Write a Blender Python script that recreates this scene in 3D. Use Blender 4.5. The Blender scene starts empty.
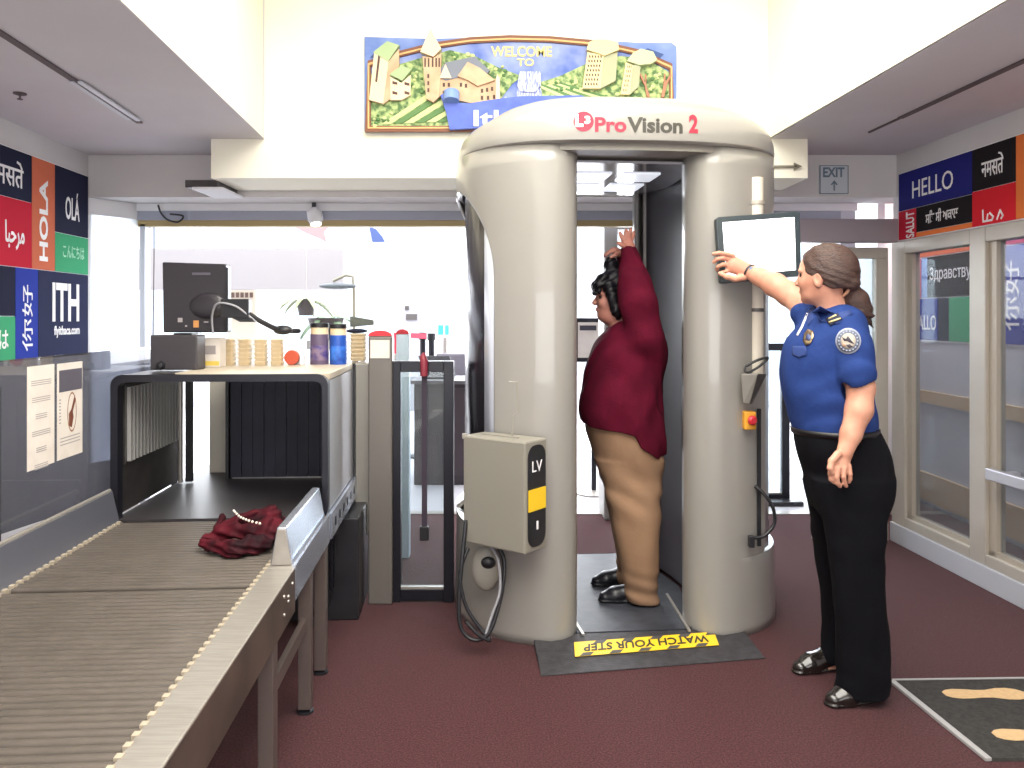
import bpy, bmesh, math, random
import numpy as np
from mathutils import Vector, Matrix
random.seed(7)
C = bpy.context.scene.collection
FP, CX, HY, CAMH = 800.0, 512.0, 318.0, 1.42       # focal length (px), principal column, horizon row, eye height (m)

def P(px, py, Y):
    return Vector(((px - CX) / FP * Y, Y, CAMH - (py - HY) / FP * Y))
def PF(px, py, z=0.0):                              # point on a level plane z
    return P(px, py, (CAMH - z) * FP / (py - HY))

# ---------------------------------------------------------------- materials
def lin(c):
    r = []
    for v in c[:3]:
        v = v / 255.0
        r.append(v / 12.92 if v <= 0.04045 else ((v + 0.055) / 1.055) ** 2.4)
    return (r[0], r[1], r[2], 1.0)
MATS = {}
def mat(name, col, rough=0.5, metal=0.0, col2=None, scale=20.0, detail=3.0, bump=0.0, bscale=None, emit=0.0,
        stretch=None, coat=0.0, spec=0.5, sheen=0.0, lo=0.35, hi=0.65):
    if name in MATS: return MATS[name]
    m = bpy.data.materials.new(name); m.use_nodes = True
    nt = m.node_tree; b = nt.nodes['Principled BSDF']
    b.inputs['Base Color'].default_value = lin(col)
    b.inputs['Roughness'].default_value = rough; b.inputs['Metallic'].default_value = metal
    b.inputs['Specular IOR Level'].default_value = spec
    b.inputs['Coat Weight'].default_value = coat
    if sheen: b.inputs['Sheen Weight'].default_value = sheen
    if emit:
        b.inputs['Emission Color'].default_value = lin(col); b.inputs['Emission Strength'].default_value = emit
    tc = nt.nodes.new('ShaderNodeTexCoord'); src = tc.outputs['Object']
    if stretch:
        mp = nt.nodes.new('ShaderNodeMapping'); mp.inputs['Scale'].default_value = stretch
        nt.links.new(src, mp.inputs['Vector']); src = mp.outputs['Vector']
    nz = nt.nodes.new('ShaderNodeTexNoise'); nz.inputs['Scale'].default_value = scale; nz.inputs['Detail'].default_value = detail
    nt.links.new(src, nz.inputs['Vector'])
    if col2:
        cr = nt.nodes.new('ShaderNodeValToRGB'); e = cr.color_ramp.elements
        e[0].position = lo; e[1].position = hi; e[0].color = lin(col); e[1].color = lin(col2)
        nt.links.new(nz.outputs['Fac'], cr.inputs['Fac']); nt.links.new(cr.outputs['Color'], b.inputs['Base Color'])
    if bump:
        n2 = nt.nodes.new('ShaderNodeTexNoise'); n2.inputs['Scale'].default_value = bscale or scale; n2.inputs['Detail'].default_value = 4
        nt.links.new(src, n2.inputs['Vector'])
        bp = nt.nodes.new('ShaderNodeBump'); bp.inputs['Strength'].default_value = bump; bp.inputs['Distance'].default_value = 0.01
        nt.links.new(n2.outputs['Fac'], bp.inputs['Height']); nt.links.new(bp.outputs['Normal'], b.inputs['Normal'])
    MATS[name] = m
    return m
def glass(name, tint, alpha, rough=0.02, refl=1.0):
    """thin glazing: clear part tinted, the rest a Fresnel reflection"""
    if name in MATS: return MATS[name]
    m = bpy.data.materials.new(name); m.use_nodes = True
    nt = m.node_tree; nt.nodes.clear()
    out = nt.nodes.new('ShaderNodeOutputMaterial')
    tr = nt.nodes.new('ShaderNodeBsdfTransparent'); tr.inputs['Color'].default_value = lin(tint)
    df = nt.nodes.new('ShaderNodeBsdfDiffuse'); df.inputs['Color'].default_value = lin(tint)
    gl = nt.nodes.new('ShaderNodeBsdfGlossy'); gl.inputs['Roughness'].default_value = rough
    fr = nt.nodes.new('ShaderNodeLayerWeight'); fr.inputs['Blend'].default_value = .5
    pw = nt.nodes.new('ShaderNodeMath'); pw.operation = 'POWER'; pw.inputs[1].default_value = 5.0
    ad = nt.nodes.new('ShaderNodeMath'); ad.operation = 'MULTIPLY_ADD'; ad.inputs[1].default_value = .9; ad.inputs[2].default_value = .04
    nt.links.new(fr.outputs['Facing'], pw.inputs[0]); nt.links.new(pw.outputs[0], ad.inputs[0])
    m1 = nt.nodes.new('ShaderNodeMixShader'); m1.inputs['Fac'].default_value = alpha
    m2 = nt.nodes.new('ShaderNodeMixShader')
    mu = nt.nodes.new('ShaderNodeMath'); mu.operation = 'MULTIPLY'; mu.inputs[1].default_value = refl; mu.use_clamp = True
    nt.links.new(tr.outputs[0], m1.inputs[1]); nt.links.new(df.outputs[0], m1.inputs[2])
    nt.links.new(ad.outputs[0], mu.inputs[0]); nt.links.new(mu.outputs[0], m2.inputs['Fac'])
    nt.links.new(m1.outputs[0], m2.inputs[1]); nt.links.new(gl.outputs[0], m2.inputs[2])
    nt.links.new(m2.outputs[0], out.inputs['Surface'])
    MATS[name] = m
    return m

# ---------------------------------------------------------------- mesh building
class MB:
    def __init__(s): s.v = []; s.f = []
    def add(s, vs, fs):
        n = len(s.v); s.v += [Vector(v) for v in vs]; s.f += [tuple(i + n for i in f) for f in fs]; return s
    def box(s, x0, x1, y0, y1, z0, z1):
        return s.add([(x0,y0,z0),(x1,y0,z0),(x1,y1,z0),(x0,y1,z0),(x0,y0,z1),(x1,y0,z1),(x1,y1,z1),(x0,y1,z1)],
                     [(0,3,2,1),(4,5,6,7),(0,1,5,4),(1,2,6,5),(2,3,7,6),(3,0,4,7)])
    def hexa(s, b, t):                               # bottom four + top four corners
        return s.add(list(b) + list(t), [(0,3,2,1),(4,5,6,7),(0,1,5,4),(1,2,6,5),(2,3,7,6),(3,0,4,7)])
    def bar(s, p, q, w, h, up=(0,0,1)):              # rectangular bar from p to q
        p = Vector(p); q = Vector(q); d = (q - p).normalized(); up = Vector(up)
        r = d.cross(up)
        if r.length < 1e-4: r = d.cross(Vector((1,0,0)))
        r.normalize(); u = r.cross(d)
        c = [(-w/2,-h/2),(w/2,-h/2),(w/2,h/2),(-w/2,h/2)]
        return s.add([p + r*a + u*b for a,b in c] + [q + r*a + u*b for a,b in c],
                     [(0,1,2,3),(7,6,5,4),(0,4,5,1),(1,5,6,2),(2,6,7,3),(3,7,4,0)])
    def prism(s, poly, o, u, v, t):                  # polygon in plane (o,u,v), extruded by vector t
        o = Vector(o); u = Vector(u); v = Vector(v); t = Vector(t); n = len(poly)
        a = [o + u*p[0] + v*p[1] for p in poly]
        fs = [tuple(range(n))[::-1], tuple(range(n, 2*n))] + [(i, (i+1)%n, n+(i+1)%n, n+i) for i in range(n)]
        return s.add(a + [q + t for q in a], fs)
    def tube(s, pts, r, n=10, cap=True, flat=1.0):
        pts = [Vector(p) for p in pts]; rs = r if isinstance(r, (list, tuple)) else [r]*len(pts)
        vs = []; fs = []; prev = None
        for i, p in enumerate(pts):
            d = (pts[min(i+1,len(pts)-1)] - pts[max(i-1,0)]).normalized()
            if prev is None:
                a = Vector((0,0,1)) if abs(d.z) < .9 else Vector((1,0,0)); x = d.cross(a).normalized()
            else: x = (prev - d*prev.dot(d)).normalized()
            prev = x; y = d.cross(x)
            for k in range(n):
                t = 2*math.pi*k/n; vs.append(p + (x*math.cos(t) + y*math.sin(t)*flat)*rs[i])
        for i in range(len(pts)-1):
            for k in range(n):
                a = i*n+k; b = i*n+(k+1)%n; fs.append((a,b,b+n,a+n))
        if cap: fs.append(tuple(range(n))[::-1]); fs.append(tuple(range(len(vs)-n, len(vs))))
        return s.add(vs, fs)
    def lathe(s, prof, c, n=24, axis=(0,0,1)):       # prof: (r, h) from bottom to top, closed at ends
        ax = Vector(axis).normalized(); a = Vector((1,0,0)) if abs(ax.x) < .9 else Vector((0,1,0))
        x = ax.cross(a).normalized(); y = ax.cross(x); c = Vector(c); vs = []; fs = []
        for r, h in prof:
            for k in range(n):
                t = 2*math.pi*k/n; vs.append(c + ax*h + (x*math.cos(t)+y*math.sin(t))*max(r,1e-4))
        for i in range(len(prof)-1):
            for k in range(n):
                p = i*n+k; q = i*n+(k+1)%n; fs.append((p,q,q+n,p+n))
        fs.append(tuple(range(n))[::-1]); fs.append(tuple(range(len(vs)-n, len(vs))))
        return s.add(vs, fs)
    def ball(s, c, r, n=10, sc=(1,1,1)):
        prof = [(math.sin(math.pi*i/n), -math.cos(math.pi*i/n)) for i in range(n+1)]
        m = MB().lathe(prof, (0,0,0), max(8, n+4)); c = Vector(c)
        return s.add([c + Vector((v.x*sc[0], v.y*sc[1], v.z*sc[2]))*r for v in m.v], m.f)
    def xf(s, M): s.v = [M @ v for v in s.v]; return s

def origin(o):
    l = Vector((0,0,0))
    while o is not None: l += o.location; o = o.parent
    return l
def obj(name, mb, m, parent=None, bevel=0.0, smooth=None, kind=None, label=None, fix=True):
    me = bpy.data.meshes.new(name)
    off = origin(parent) if parent else Vector((0,0,0))
    loc = Vector((0,0,0))
    if isinstance(mb, MB):
        if parent is None and mb.v:
            xs = [v.x for v in mb.v]; ys = [v.y for v in mb.v]; zs = [v.z for v in mb.v]
            loc = Vector(((min(xs)+max(xs))/2, (min(ys)+max(ys))/2, min(zs))); off = loc
        me.from_pydata([v - off for v in mb.v], [], mb.f)
    else:
        V, Fq = mb
        if parent is None:
            loc = Vector((*((V.min(0)+V.max(0))/2)[:2], V[:,2].min())); off = loc
        V = V - np.array(off)[None,:]
        me.vertices.add(len(V)); me.vertices.foreach_set('co', V.astype(np.float32).ravel())
        me.loops.add(Fq.size); me.loops.foreach_set('vertex_index', Fq.astype(np.int32).ravel())
        me.polygons.add(len(Fq)); me.polygons.foreach_set('loop_start', np.arange(0, Fq.size, Fq.shape[1], dtype=np.int32))
        me.update(calc_edges=True); fix = False
        if smooth is None: smooth = 'all'
    if fix:
        bm = bmesh.new(); bm.from_mesh(me); bmesh.ops.recalc_face_normals(bm, faces=bm.faces); bm.to_mesh(me); bm.free()
    me.validate()
    if smooth == 'all': me.polygons.foreach_set('use_smooth', [True]*len(me.polygons))
    elif smooth is not None:
        me.polygons.foreach_set('use_smooth', [True]*len(me.polygons)); me.set_sharp_from_angle(angle=math.radians(smooth))
    me.materials.append(m)
    o = bpy.data.objects.new(name, me); C.objects.link(o); o.location = loc
    if parent: o.parent = parent
    if bevel:
        bv = o.modifiers.new('bevel', 'BEVEL'); bv.width = bevel; bv.segments = 2; bv.limit_method = 'ANGLE'; bv.angle_limit = math.radians(40)
    if kind: o['kind'] = kind
    if label: o['label'] = label
    return o
def thing(name, loc, label, cat, group=None):
    o = bpy.data.objects.new(name, None); C.objects.link(o); o.location = Vector(loc); o.empty_display_size = .1
    o['label'] = label; o['category'] = cat
    if group: o['group'] = group
    return o
def tag(o, label, cat, group=None):
    o['label'] = label; o['category'] = cat
    if group: o['group'] = group
    return o
def struct(name, mb, m, **k): return obj(name, mb, m, kind='structure', **k)
def copy_tree(o, delta, label=None, group=None, parent=None):
    c = o.copy(); C.objects.link(c)
    if parent is None: c.location = o.location + Vector(delta)
    else: c.parent = parent
    if label: c['label'] = label
    if group: c['group'] = group
    for ch in [x for x in bpy.data.objects if x.parent == o]: copy_tree(ch, (0,0,0), parent=c)
    return c

def text_mb(txt, w, h, o, u, v, t=0.0015, bold=0.0, keep=False, warp=None):
    """lettering fitted to a w x h box whose lower left corner is o, reading along u, upright along v"""
    cu = bpy.data.curves.new('t', 'FONT'); cu.body = txt; cu.size = 1.0; cu.offset = bold; cu.extrude = 0.0
    cu.resolution_u = 3
    ob = bpy.data.objects.new('t', cu); C.objects.link(ob)
    dg = bpy.context.evaluated_depsgraph_get(); me = bpy.data.meshes.new_from_object(ob.evaluated_get(dg))
    mb = MB()
    if len(me.vertices):
        xs = [a.co.x for a in me.vertices]; ys = [a.co.y for a in me.vertices]
        x0, x1, y0, y1 = min(xs), max(xs), min(ys), max(ys)
        sx = w / max(1e-6, x1-x0); sy = h / max(1e-6, y1-y0)
        if keep: sx = sy = min(sx, sy)
        o = Vector(o); u = Vector(u).normalized(); v = Vector(v).normalized(); n = u.cross(v)
        bm = bmesh.new(); bm.from_mesh(me)
        bmesh.ops.remove_doubles(bm, verts=bm.verts, dist=1e-5)
        g = bmesh.ops.extrude_face_region(bm, geom=bm.faces[:])
        top = {e for e in g['geom'] if isinstance(e, bmesh.types.BMVert)}
        bm.verts.index_update()
        for q in bm.verts:
            a = (q.co.x-x0)*sx; b = (q.co.y-y0)*sy; d = t if q in top else -0.0002
            mb.v.append(warp(a, b, d) if warp else o + u*a + v*b + n*d)
        mb.f = [tuple(q.index for q in f.verts) for f in bm.faces]
        bm.free()
    bpy.data.objects.remove(ob); bpy.data.curves.remove(cu); bpy.data.meshes.remove(me)
    return mb

# ---------------------------------------------------------------- smooth bodies from blended volumes
def cr(rows, m=6):
    rows = np.array(rows, float); n = len(rows); out = []
    for i in range(n-1):
        p0, p1, p2, p3 = rows[max(i-1,0)], rows[i], rows[i+1], rows[min(i+2,n-1)]
        for k in range(m):
            t = k/m
            out.append(.5*((2*p1)+(-p0+p2)*t+(2*p0-5*p1+4*p2-p3)*t*t+(-p0+3*p1-3*p2+p3)*t**3))
    out.append(rows[-1]); return np.array(out)
class Vol:
    def __init__(s, lo, hi, h=.004):
        s.h = h; s.lo = np.array(lo, float); n = np.ceil((np.array(hi)-s.lo)/h).astype(int)+1
        s.ax = [s.lo[i]+np.arange(n[i])*h for i in range(3)]; s.d = np.full(n, 1.0, np.float32)
    def sl(s, lo, hi, pad):
        r = []
        for i in range(3):
            a = int(np.floor((lo[i]-pad-s.lo[i])/s.h)); b = int(np.ceil((hi[i]+pad-s.lo[i])/s.h))+1
            r.append(slice(max(0,a), max(0,min(b, s.d.shape[i]))))
        return tuple(r)
    def g(s, sl):
        return (s.ax[0][sl[0]][:,None,None], s.ax[1][sl[1]][None,:,None], s.ax[2][sl[2]][None,None,:])
    def mix(s, sl, dn, k, sub=False):
        c = s.d[sl]; dn = dn.astype(np.float32)
        if sub:
            h = np.clip(.5-.5*(c+dn)/k, 0, 1); s.d[sl] = c*(1-h)-dn*h+k*h*(1-h)
        else:
            h = np.clip(.5+.5*(c-dn)/k, 0, 1); s.d[sl] = c*(1-h)+dn*h-k*h*(1-h)
    def cap(s, a, b, ra, rb, k=.012, n=None, sc=1.0, sub=False):
        a = np.array(a, float); b = np.array(b, float); R = max(ra, rb)
        sl = s.sl(np.minimum(a,b)-R, np.maximum(a,b)+R, k+3*s.h); X,Y,Z = s.g(sl)
        if X.size == 0 or Y.size == 0 or Z.size == 0: return s
        px, py, pz = X-a[0], Y-a[1], Z-a[2]; ba = b-a
        if n is not None:
            n = np.array(n, float); n /= np.linalg.norm(n)
            q = (px*n[0]+py*n[1]+pz*n[2])*(sc-1); px = px+q*n[0]; py = py+q*n[1]; pz = pz+q*n[2]
            ba = ba+n*(ba@n)*(sc-1)
        L = max(ba@ba, 1e-12); t = np.clip((px*ba[0]+py*ba[1]+pz*ba[2])/L, 0, 1)
        d = np.sqrt((px-t*ba[0])**2+(py-t*ba[1])**2+(pz-t*ba[2])**2)-(ra+(rb-ra)*t)
        s.mix(sl, d, k, sub); return s
    def chain(s, pts, rs, k=.012, n=None, sc=1.0):
        for i in range(len(pts)-1): s.cap(pts[i], pts[i+1], rs[i], rs[i+1], k, n, sc)
        return s
    def ell(s, c, r, k=.012, ax=None, sub=False):
        c = np.array(c, float); r = np.array(r, float); A = np.eye(3) if ax is None else np.array(ax, float); R = r.max()
        sl = s.sl(c-R, c+R, k+3*s.h); X,Y,Z = s.g(sl); x,y,z = X-c[0], Y-c[1], Z-c[2]
        q = [(x*A[i][0]+y*A[i][1]+z*A[i][2]) for i in range(3)]
        k0 = np.sqrt(sum((q[i]/r[i])**2 for i in range(3))); k1 = np.sqrt(sum((q[i]/r[i]**2)**2 for i in range(3)))
        s.mix(sl, k0*(k0-1)/np.maximum(k1, 1e-6), k, sub); return s
    def loft(s, rows, k=.02, p=2.0, rot=0.0):
        """rows (z, xc, yc, rx, ry) in any z order; rot turns the section"""
        rows = cr(rows); rows = rows[np.argsort(rows[:,0])]
        lo = np.array([(rows[:,1]-rows[:,3]).min(), (rows[:,2]-rows[:,4]).min(), rows[0,0]])
        hi = np.array([(rows[:,1]+rows[:,3]).max(), (rows[:,2]+rows[:,4]).max(), rows[-1,0]])
        if rot: e = .1; lo[:2] -= e; hi[:2] += e
        sl = s.sl(lo, hi, k+3*s.h); X,Y,Z = s.g(sl); z = Z[0,0,:]
        xc, yc, rx, ry = [np.interp(z, rows[:,0], rows[:,i])[None,None,:] for i in (1,2,3,4)]
        x, y = X-xc, Y-yc
        if rot: cs, sn = math.cos(rot), math.sin(rot); x, y = x*cs+y*sn, -x*sn+y*cs
        q = (np.abs(x/rx)**p+np.abs(y/ry)**p)**(1/p); d = (q-1)*np.minimum(rx, ry)
        dz = np.maximum(rows[0,0]-Z, Z-rows[-1,0]); w = np.maximum(d, dz)
        d = np.where((d > 0) & (dz > 0), np.sqrt(np.maximum(d,0)**2+np.maximum(dz,0)**2), w)
        s.mix(sl, d, k); return s
    def warp(s, fn):
        X,Y,Z = s.g((slice(None),)*3); near = np.abs(s.d) < .05
        w = np.broadcast_to(fn(X,Y,Z), s.d.shape); s.d = np.where(near, s.d+w, s.d).astype(np.float32); return s
    def cut(s, fn):                                  # keep where fn < 0
        X,Y,Z = s.g((slice(None),)*3); s.d = np.maximum(s.d, np.broadcast_to(fn(X,Y,Z), s.d.shape)).astype(np.float32); return s
    def mesh(s):
        d = s.d; d[0]=1; d[-1]=1; d[:,0]=1; d[:,-1]=1; d[:,:,0]=1; d[:,:,-1]=1
        ins = d < 0; nx,ny,nz = d.shape
        acc = np.zeros((nx-1,ny-1,nz-1), np.uint8)
        for i in (0,1):
            for j in (0,1):
                for k in (0,1): acc += ins[i:nx-1+i, j:ny-1+j, k:nz-1+k]
        act = (acc > 0) & (acc < 8); I,J,K = np.nonzero(act); N = len(I)
        idx = np.full(act.shape, -1, np.int32); idx[I,J,K] = np.arange(N)
        pos = np.zeros((N,3)); cnt = np.zeros(N)
        cor = [(i,j,k) for i in (0,1) for j in (0,1) for k in (0,1)]
        val = {c: d[I+c[0], J+c[1], K+c[2]].astype(float) for c in cor}
        for c in cor:
            for a in range(3):
                if c[a] == 0:
                    e = list(c); e[a] = 1; e = tuple(e); v0, v1 = val[c], val[e]
                    m = (v0 < 0) != (v1 < 0); t = np.where(m, v0/np.where(m, v0-v1, 1), 0)
                    q = np.tile(np.array(c, float), (N,1)); q[:,a] = t
                    pos += q*m[:,None]; cnt += m
        pos = pos/cnt[:,None]+np.stack([I,J,K],1); V = s.lo[None,:]+pos*s.h
        fs = []
        for a in range(3):
            A = [slice(None)]*3; B = [slice(None)]*3; A[a] = slice(0,-1); B[a] = slice(1,None)
            e = ins[tuple(A)] != ins[tuple(B)]; pt = np.stack(np.nonzero(e), 1)
            b, c = (a+1)%3, (a+2)%3
            ok = (pt[:,b] > 0) & (pt[:,c] > 0) & (pt[:,b] < d.shape[b]-1) & (pt[:,c] < d.shape[c]-1); pt = pt[ok]
            o = []
            for db, dc in ((-1,-1),(0,-1),(0,0),(-1,0)):
                q = pt.copy(); q[:,b] += db; q[:,c] += dc; o.append(idx[q[:,0],q[:,1],q[:,2]])
            Q = np.stack(o, 1); fl = ins[pt[:,0],pt[:,1],pt[:,2]]
            Q[~fl] = Q[~fl][:, ::-1]; fs.append(Q)
        return V, np.concatenate(fs)
def slices(rows, Y=None):
    """rows (py, px_left, px_right, Ycentre, half depth) -> (z, xc, yc, rx, ry)"""
    out = []
    for py, a, b, Yc, hy in rows:
        p, q = P(a, py, Yc), P(b, py, Yc); out.append((p.z, (p.x+q.x)/2, Yc, (q.x-p.x)/2, hy))
    return out

# ================================================================= MATERIALS
M_wall = mat('wall_paint', (216,213,214), .8, col2=(210,207,208), scale=3, bump=.03, bscale=180)
M_ceil = mat('ceiling_paint', (214,210,215), .85, col2=(209,205,210), scale=2)
M_cove = mat('cove_paint', (244,240,222), .8, col2=(246,243,228), scale=1.5)
M_white = mat('white_paint', (228,228,232), .7)
M_carpet = mat('carpet', (56,28,30), .9, col2=(90,52,56), scale=150, detail=5, bump=.5, bscale=300, spec=.1, sheen=.07, lo=.38, hi=.72)
M_tile = mat('lobby_tile', (170,168,172), .45, col2=(180,178,182), scale=2)
M_base = mat('baseboard_paint', (170,171,178), .45)
M_frame = mat('frame_metal', (176,169,160), .38, .2, col2=(170,163,153), scale=4)
M_mauve = mat('mauve_metal', (150,140,148), .45, .2)
M_steel = mat('brushed_steel', (176,172,170), .32, .85, col2=(150,147,146), scale=8, stretch=(1,30,1), bump=.04, bscale=60)
M_dsteel = mat('dark_steel', (84,80,80), .4, .7, col2=(98,94,93), scale=10)
M_alu = mat('pale_aluminium', (170,165,158), .4, .55, col2=(158,152,145), scale=6, stretch=(2,24,2))
M_black = mat('black_plastic', (28,28,32), .4, col2=(36,36,40), scale=8)
M_blackm = mat('black_metal', (30,30,38), .35, .3)
M_rubber = mat('black_rubber', (42,40,44), .6, col2=(58,56,60), scale=30, bump=.25, bscale=140)
M_beltd = mat('dark_belt', (52,48,50), .42, col2=(66,62,64), scale=3)
M_curtain = mat('lead_curtain', (26,28,44), .6, col2=(34,36,54), scale=5)
M_shell = mat('scanner_shell', (145,142,137), .3, col2=(142,139,134), scale=2, coat=.5)
M_shellp = mat('scanner_panel', (140,136,128), .45)
M_darkglass = mat('dark_glass', (30,28,36), .06, coat=1.0)
M_inner = mat('scan_window', (64,60,64), .5, col2=(56,53,58), scale=2, spec=.25)
M_gl = glass('clear_glass', (232,238,240), .04)
M_glr = glass('partition_glass', (218,222,226), .07, refl=.4)
M_smoke = glass('smoked_shield', (170,171,178), .10, refl=1.5)
M_cream = mat('cream_plastic', (220,206,180), .5, col2=(216,194,156), scale=12)
M_yel = mat('yellow', (238,196,40), .5)
M_red = mat('red_plastic', (196,40,52), .4)
M_paper = mat('paper', (222,214,206), .8, col2=(214,204,196), scale=14)
M_ink = mat('ink', (60,56,66), .8)
M_inkl = mat('pale_ink', (160,152,152), .8)
M_letw = mat('white_lettering', (236,234,236), .6)
M_navy = mat('panel_navy', (38,40,62), .9, spec=.1); M_coral = mat('panel_orange', (206,112,84), .9, spec=.1)
M_crim = mat('panel_red', (196,40,62), .9, spec=.1); M_green = mat('panel_green', (70,164,118), .9, spec=.1)
M_blue = mat('panel_blue', (48,64,160), .9, spec=.1); M_indigo = mat('panel_indigo', (38,40,116), .9, spec=.1)
M_charc = mat('panel_black', (36,32,36), .9, spec=.1); M_rored = mat('panel_scarlet', (208,40,52), .9, spec=.1)
M_rorg = mat('panel_amber', (222,120,66), .9, spec=.1)
M_lilac = mat('shutter_metal', (160,164,180), .5, .1)
M_khakislat = mat('shutter_slat', (170,150,104), .5)

# ================================================================= THE SETTING
def XR(Y): return 2.43 - .06*(Y-5.1)
def XL(Y): return -2.402 - .055*Y
def EL(Y): return -1.43 + .077*(4.58-Y)
def ER(Y): return 1.48 + .064*(4.63-Y)
def YR(px): return 2188.8/(px-464)
def YL(px): return 1921.8/(468-px)
YN = -2.6
struct('floor', MB().box(-3.4, 5.2, YN, 5.85, -.1, 0), M_carpet)
struct('floor.001', MB().box(-9, 9, 5.85, 14, -.1, .0), M_tile)
struct('floor.002', MB().box(2.7, 3.15, 5.85, 6.45, -.01, .004), M_carpet)
# left wall, right header wall over the glazing, beams
struct('wall_left', MB().hexa([(XL(YN)-.15,YN,0),(XL(YN),YN,0),(XL(5.1),5.1,0),(XL(5.1)-.15,5.1,0)],
                              [(XL(YN)-.15,YN,2.45),(XL(YN),YN,2.45),(XL(5.1),5.1,2.45),(XL(5.1)-.15,5.1,2.45)]), M_wall)
struct('wall_right', MB().hexa([(XR(YN),YN,1.9),(XR(YN)+.1,YN,1.9),(XR(5.1)+.1,5.1,1.9),(XR(5.1),5.1,1.9)],
                               [(XR(YN),YN,2.45),(XR(YN)+.1,YN,2.45),(XR(5.1)+.1,5.1,2.45),(XR(5.1),5.1,2.45)]), M_wall)
struct('wall_front', MB().box(-3.4, 5.2, YN-.15, YN, 0, 3.6), M_wall)
struct('ceiling', MB().hexa([(-3.4,YN,2.45),(EL(YN),YN,2.45),(EL(4.95),5.059,2.45),(-3.4,5.059,2.45)],
                            [(-3.4,YN,3.6),(EL(YN),YN,3.6),(EL(4.95),5.059,3.6),(-3.4,5.059,3.6)]), M_ceil)
struct('ceiling.001', MB().hexa([(ER(YN),YN,2.45),(5.2,YN,2.45),(5.2,5.059,2.45),(ER(4.95),5.059,2.45)],
                            [(ER(YN),YN,3.6),(5.2,YN,3.6),(5.2,5.059,3.6),(ER(4.95),5.059,3.6)]), M_ceil)
struct('ceiling.002', MB().box(-3.4, 5.2, YN, 5.3, 3.6, 3.7), M_cove)
struct('wall_back', MB().box(-3.4, 5.2, 5.06, 5.35, 2.185, 3.6), M_wall)
struct('wall_corridor.002', MB().box(2.45, 2.5, 5.36, 6.45, .0, 3.6), M_white)
struct('wall_corridor.003', MB().box(2.45, 3.3, 6.45, 6.53, 0, 3.6), M_wall)
struct('ceiling.004', MB().box(2.5, 3.3, 5.36, 6.45, 2.45, 2.55), M_ceil)
struct('trim_1', MB().box(-1.73, 1.70, 4.6, 5.058, 2.225, 3.6), M_cove)
# roll-up shutter head over the opening
sh = struct('trim_2', MB().box(-2.62, 2.2, 5.351, 5.5, 2.075, 2.35), M_lilac)
struct('shutter_slat', MB().box(-2.56, 2.2, 5.36, 5.44, 2.035, 2.075), M_khakislat, parent=sh)
for i in range(14):
    x = -2.4 + i*.35
    struct('bracket', MB().box(x, x+.012, 5.335, 5.351, 2.15, 2.19), M_dsteel, parent=sh)
struct('trim_3', MB().box(-2.495, -2.46, 5.36, 5.44, 0, 2.05), mat('jamb_metal', (196,200,210), .5, .1))
struct('trim_4', MB().box(2.2, 2.3, 5.36, 5.44, 0, 2.185), mat('jamb_metal', (168,172,184), .5, .2))
M_frost = bpy.data.materials.new('frosted_glass'); M_frost.use_nodes = True
_nt = M_frost.node_tree; _nt.nodes.clear(); _o = _nt.nodes.new('ShaderNodeOutputMaterial'); _m = _nt.nodes.new('ShaderNodeMixShader'); _m.inputs[0].default_value = .35
_a = _nt.nodes.new('ShaderNodeBsdfTranslucent'); _a.inputs[0].default_value = (.9,.93,.95,1); _b = _nt.nodes.new('ShaderNodeBsdfTransparent'); _b.inputs[0].default_value = (.92,.95,.96,1)
_nt.links.new(_a.outputs[0], _m.inputs[1]); _nt.links.new(_b.outputs[0], _m.inputs[2]); _nt.links.new(_m.outputs[0], _o.inputs[0])
w1 = struct('window_1', MB().hexa([(-2.70,5.06,2.08),(-2.685,5.06,2.08),(-2.50,5.36,2.08),(-2.52,5.36,2.08)],[(-2.70,5.06,2.184),(-2.685,5.06,2.184),(-2.50,5.36,2.184),(-2.52,5.36,2.184)]).hexa([(-2.70,5.06,0),(-2.685,5.06,0),(-2.50,5.36,0),(-2.52,5.36,0)],[(-2.70,5.06,.5),(-2.685,5.06,.5),(-2.50,5.36,.5),(-2.52,5.36,.5)]), M_white)
struct('pane', MB().hexa([(-2.693,5.06,.5),(-2.688,5.06,.5),(-2.505,5.36,.5),(-2.510,5.36,.5)],[(-2.693,5.06,2.08),(-2.688,5.06,2.08),(-2.505,5.36,2.08),(-2.510,5.36,2.08)]), M_frost, parent=w1)
struct('trim_10', MB().hexa([(EL(YN)+.001,YN,2.452),(EL(YN)+.008,YN,2.452),(EL(4.6)+.008,4.598,2.452),(EL(4.6)+.001,4.598,2.452)],[(EL(YN)+.001,YN,3.599),(EL(YN)+.008,YN,3.599),(EL(4.6)+.008,4.598,3.599),(EL(4.6)+.001,4.598,3.599)]), M_cove)
struct('trim_11', MB().hexa([(ER(YN)-.008,YN,2.452),(ER(YN)-.001,YN,2.452),(ER(4.6)-.001,4.598,2.452),(ER(4.6)-.008,4.598,2.452)],[(ER(YN)-.008,YN,3.599),(ER(YN)-.001,YN,3.599),(ER(4.6)-.001,4.598,3.599),(ER(4.6)-.008,4.598,3.599)]), M_cove)
struct('trim_12', MB().box(-2.5, 2.3, 5.325, 5.349, 2.135, 2.184), M_white)
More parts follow.
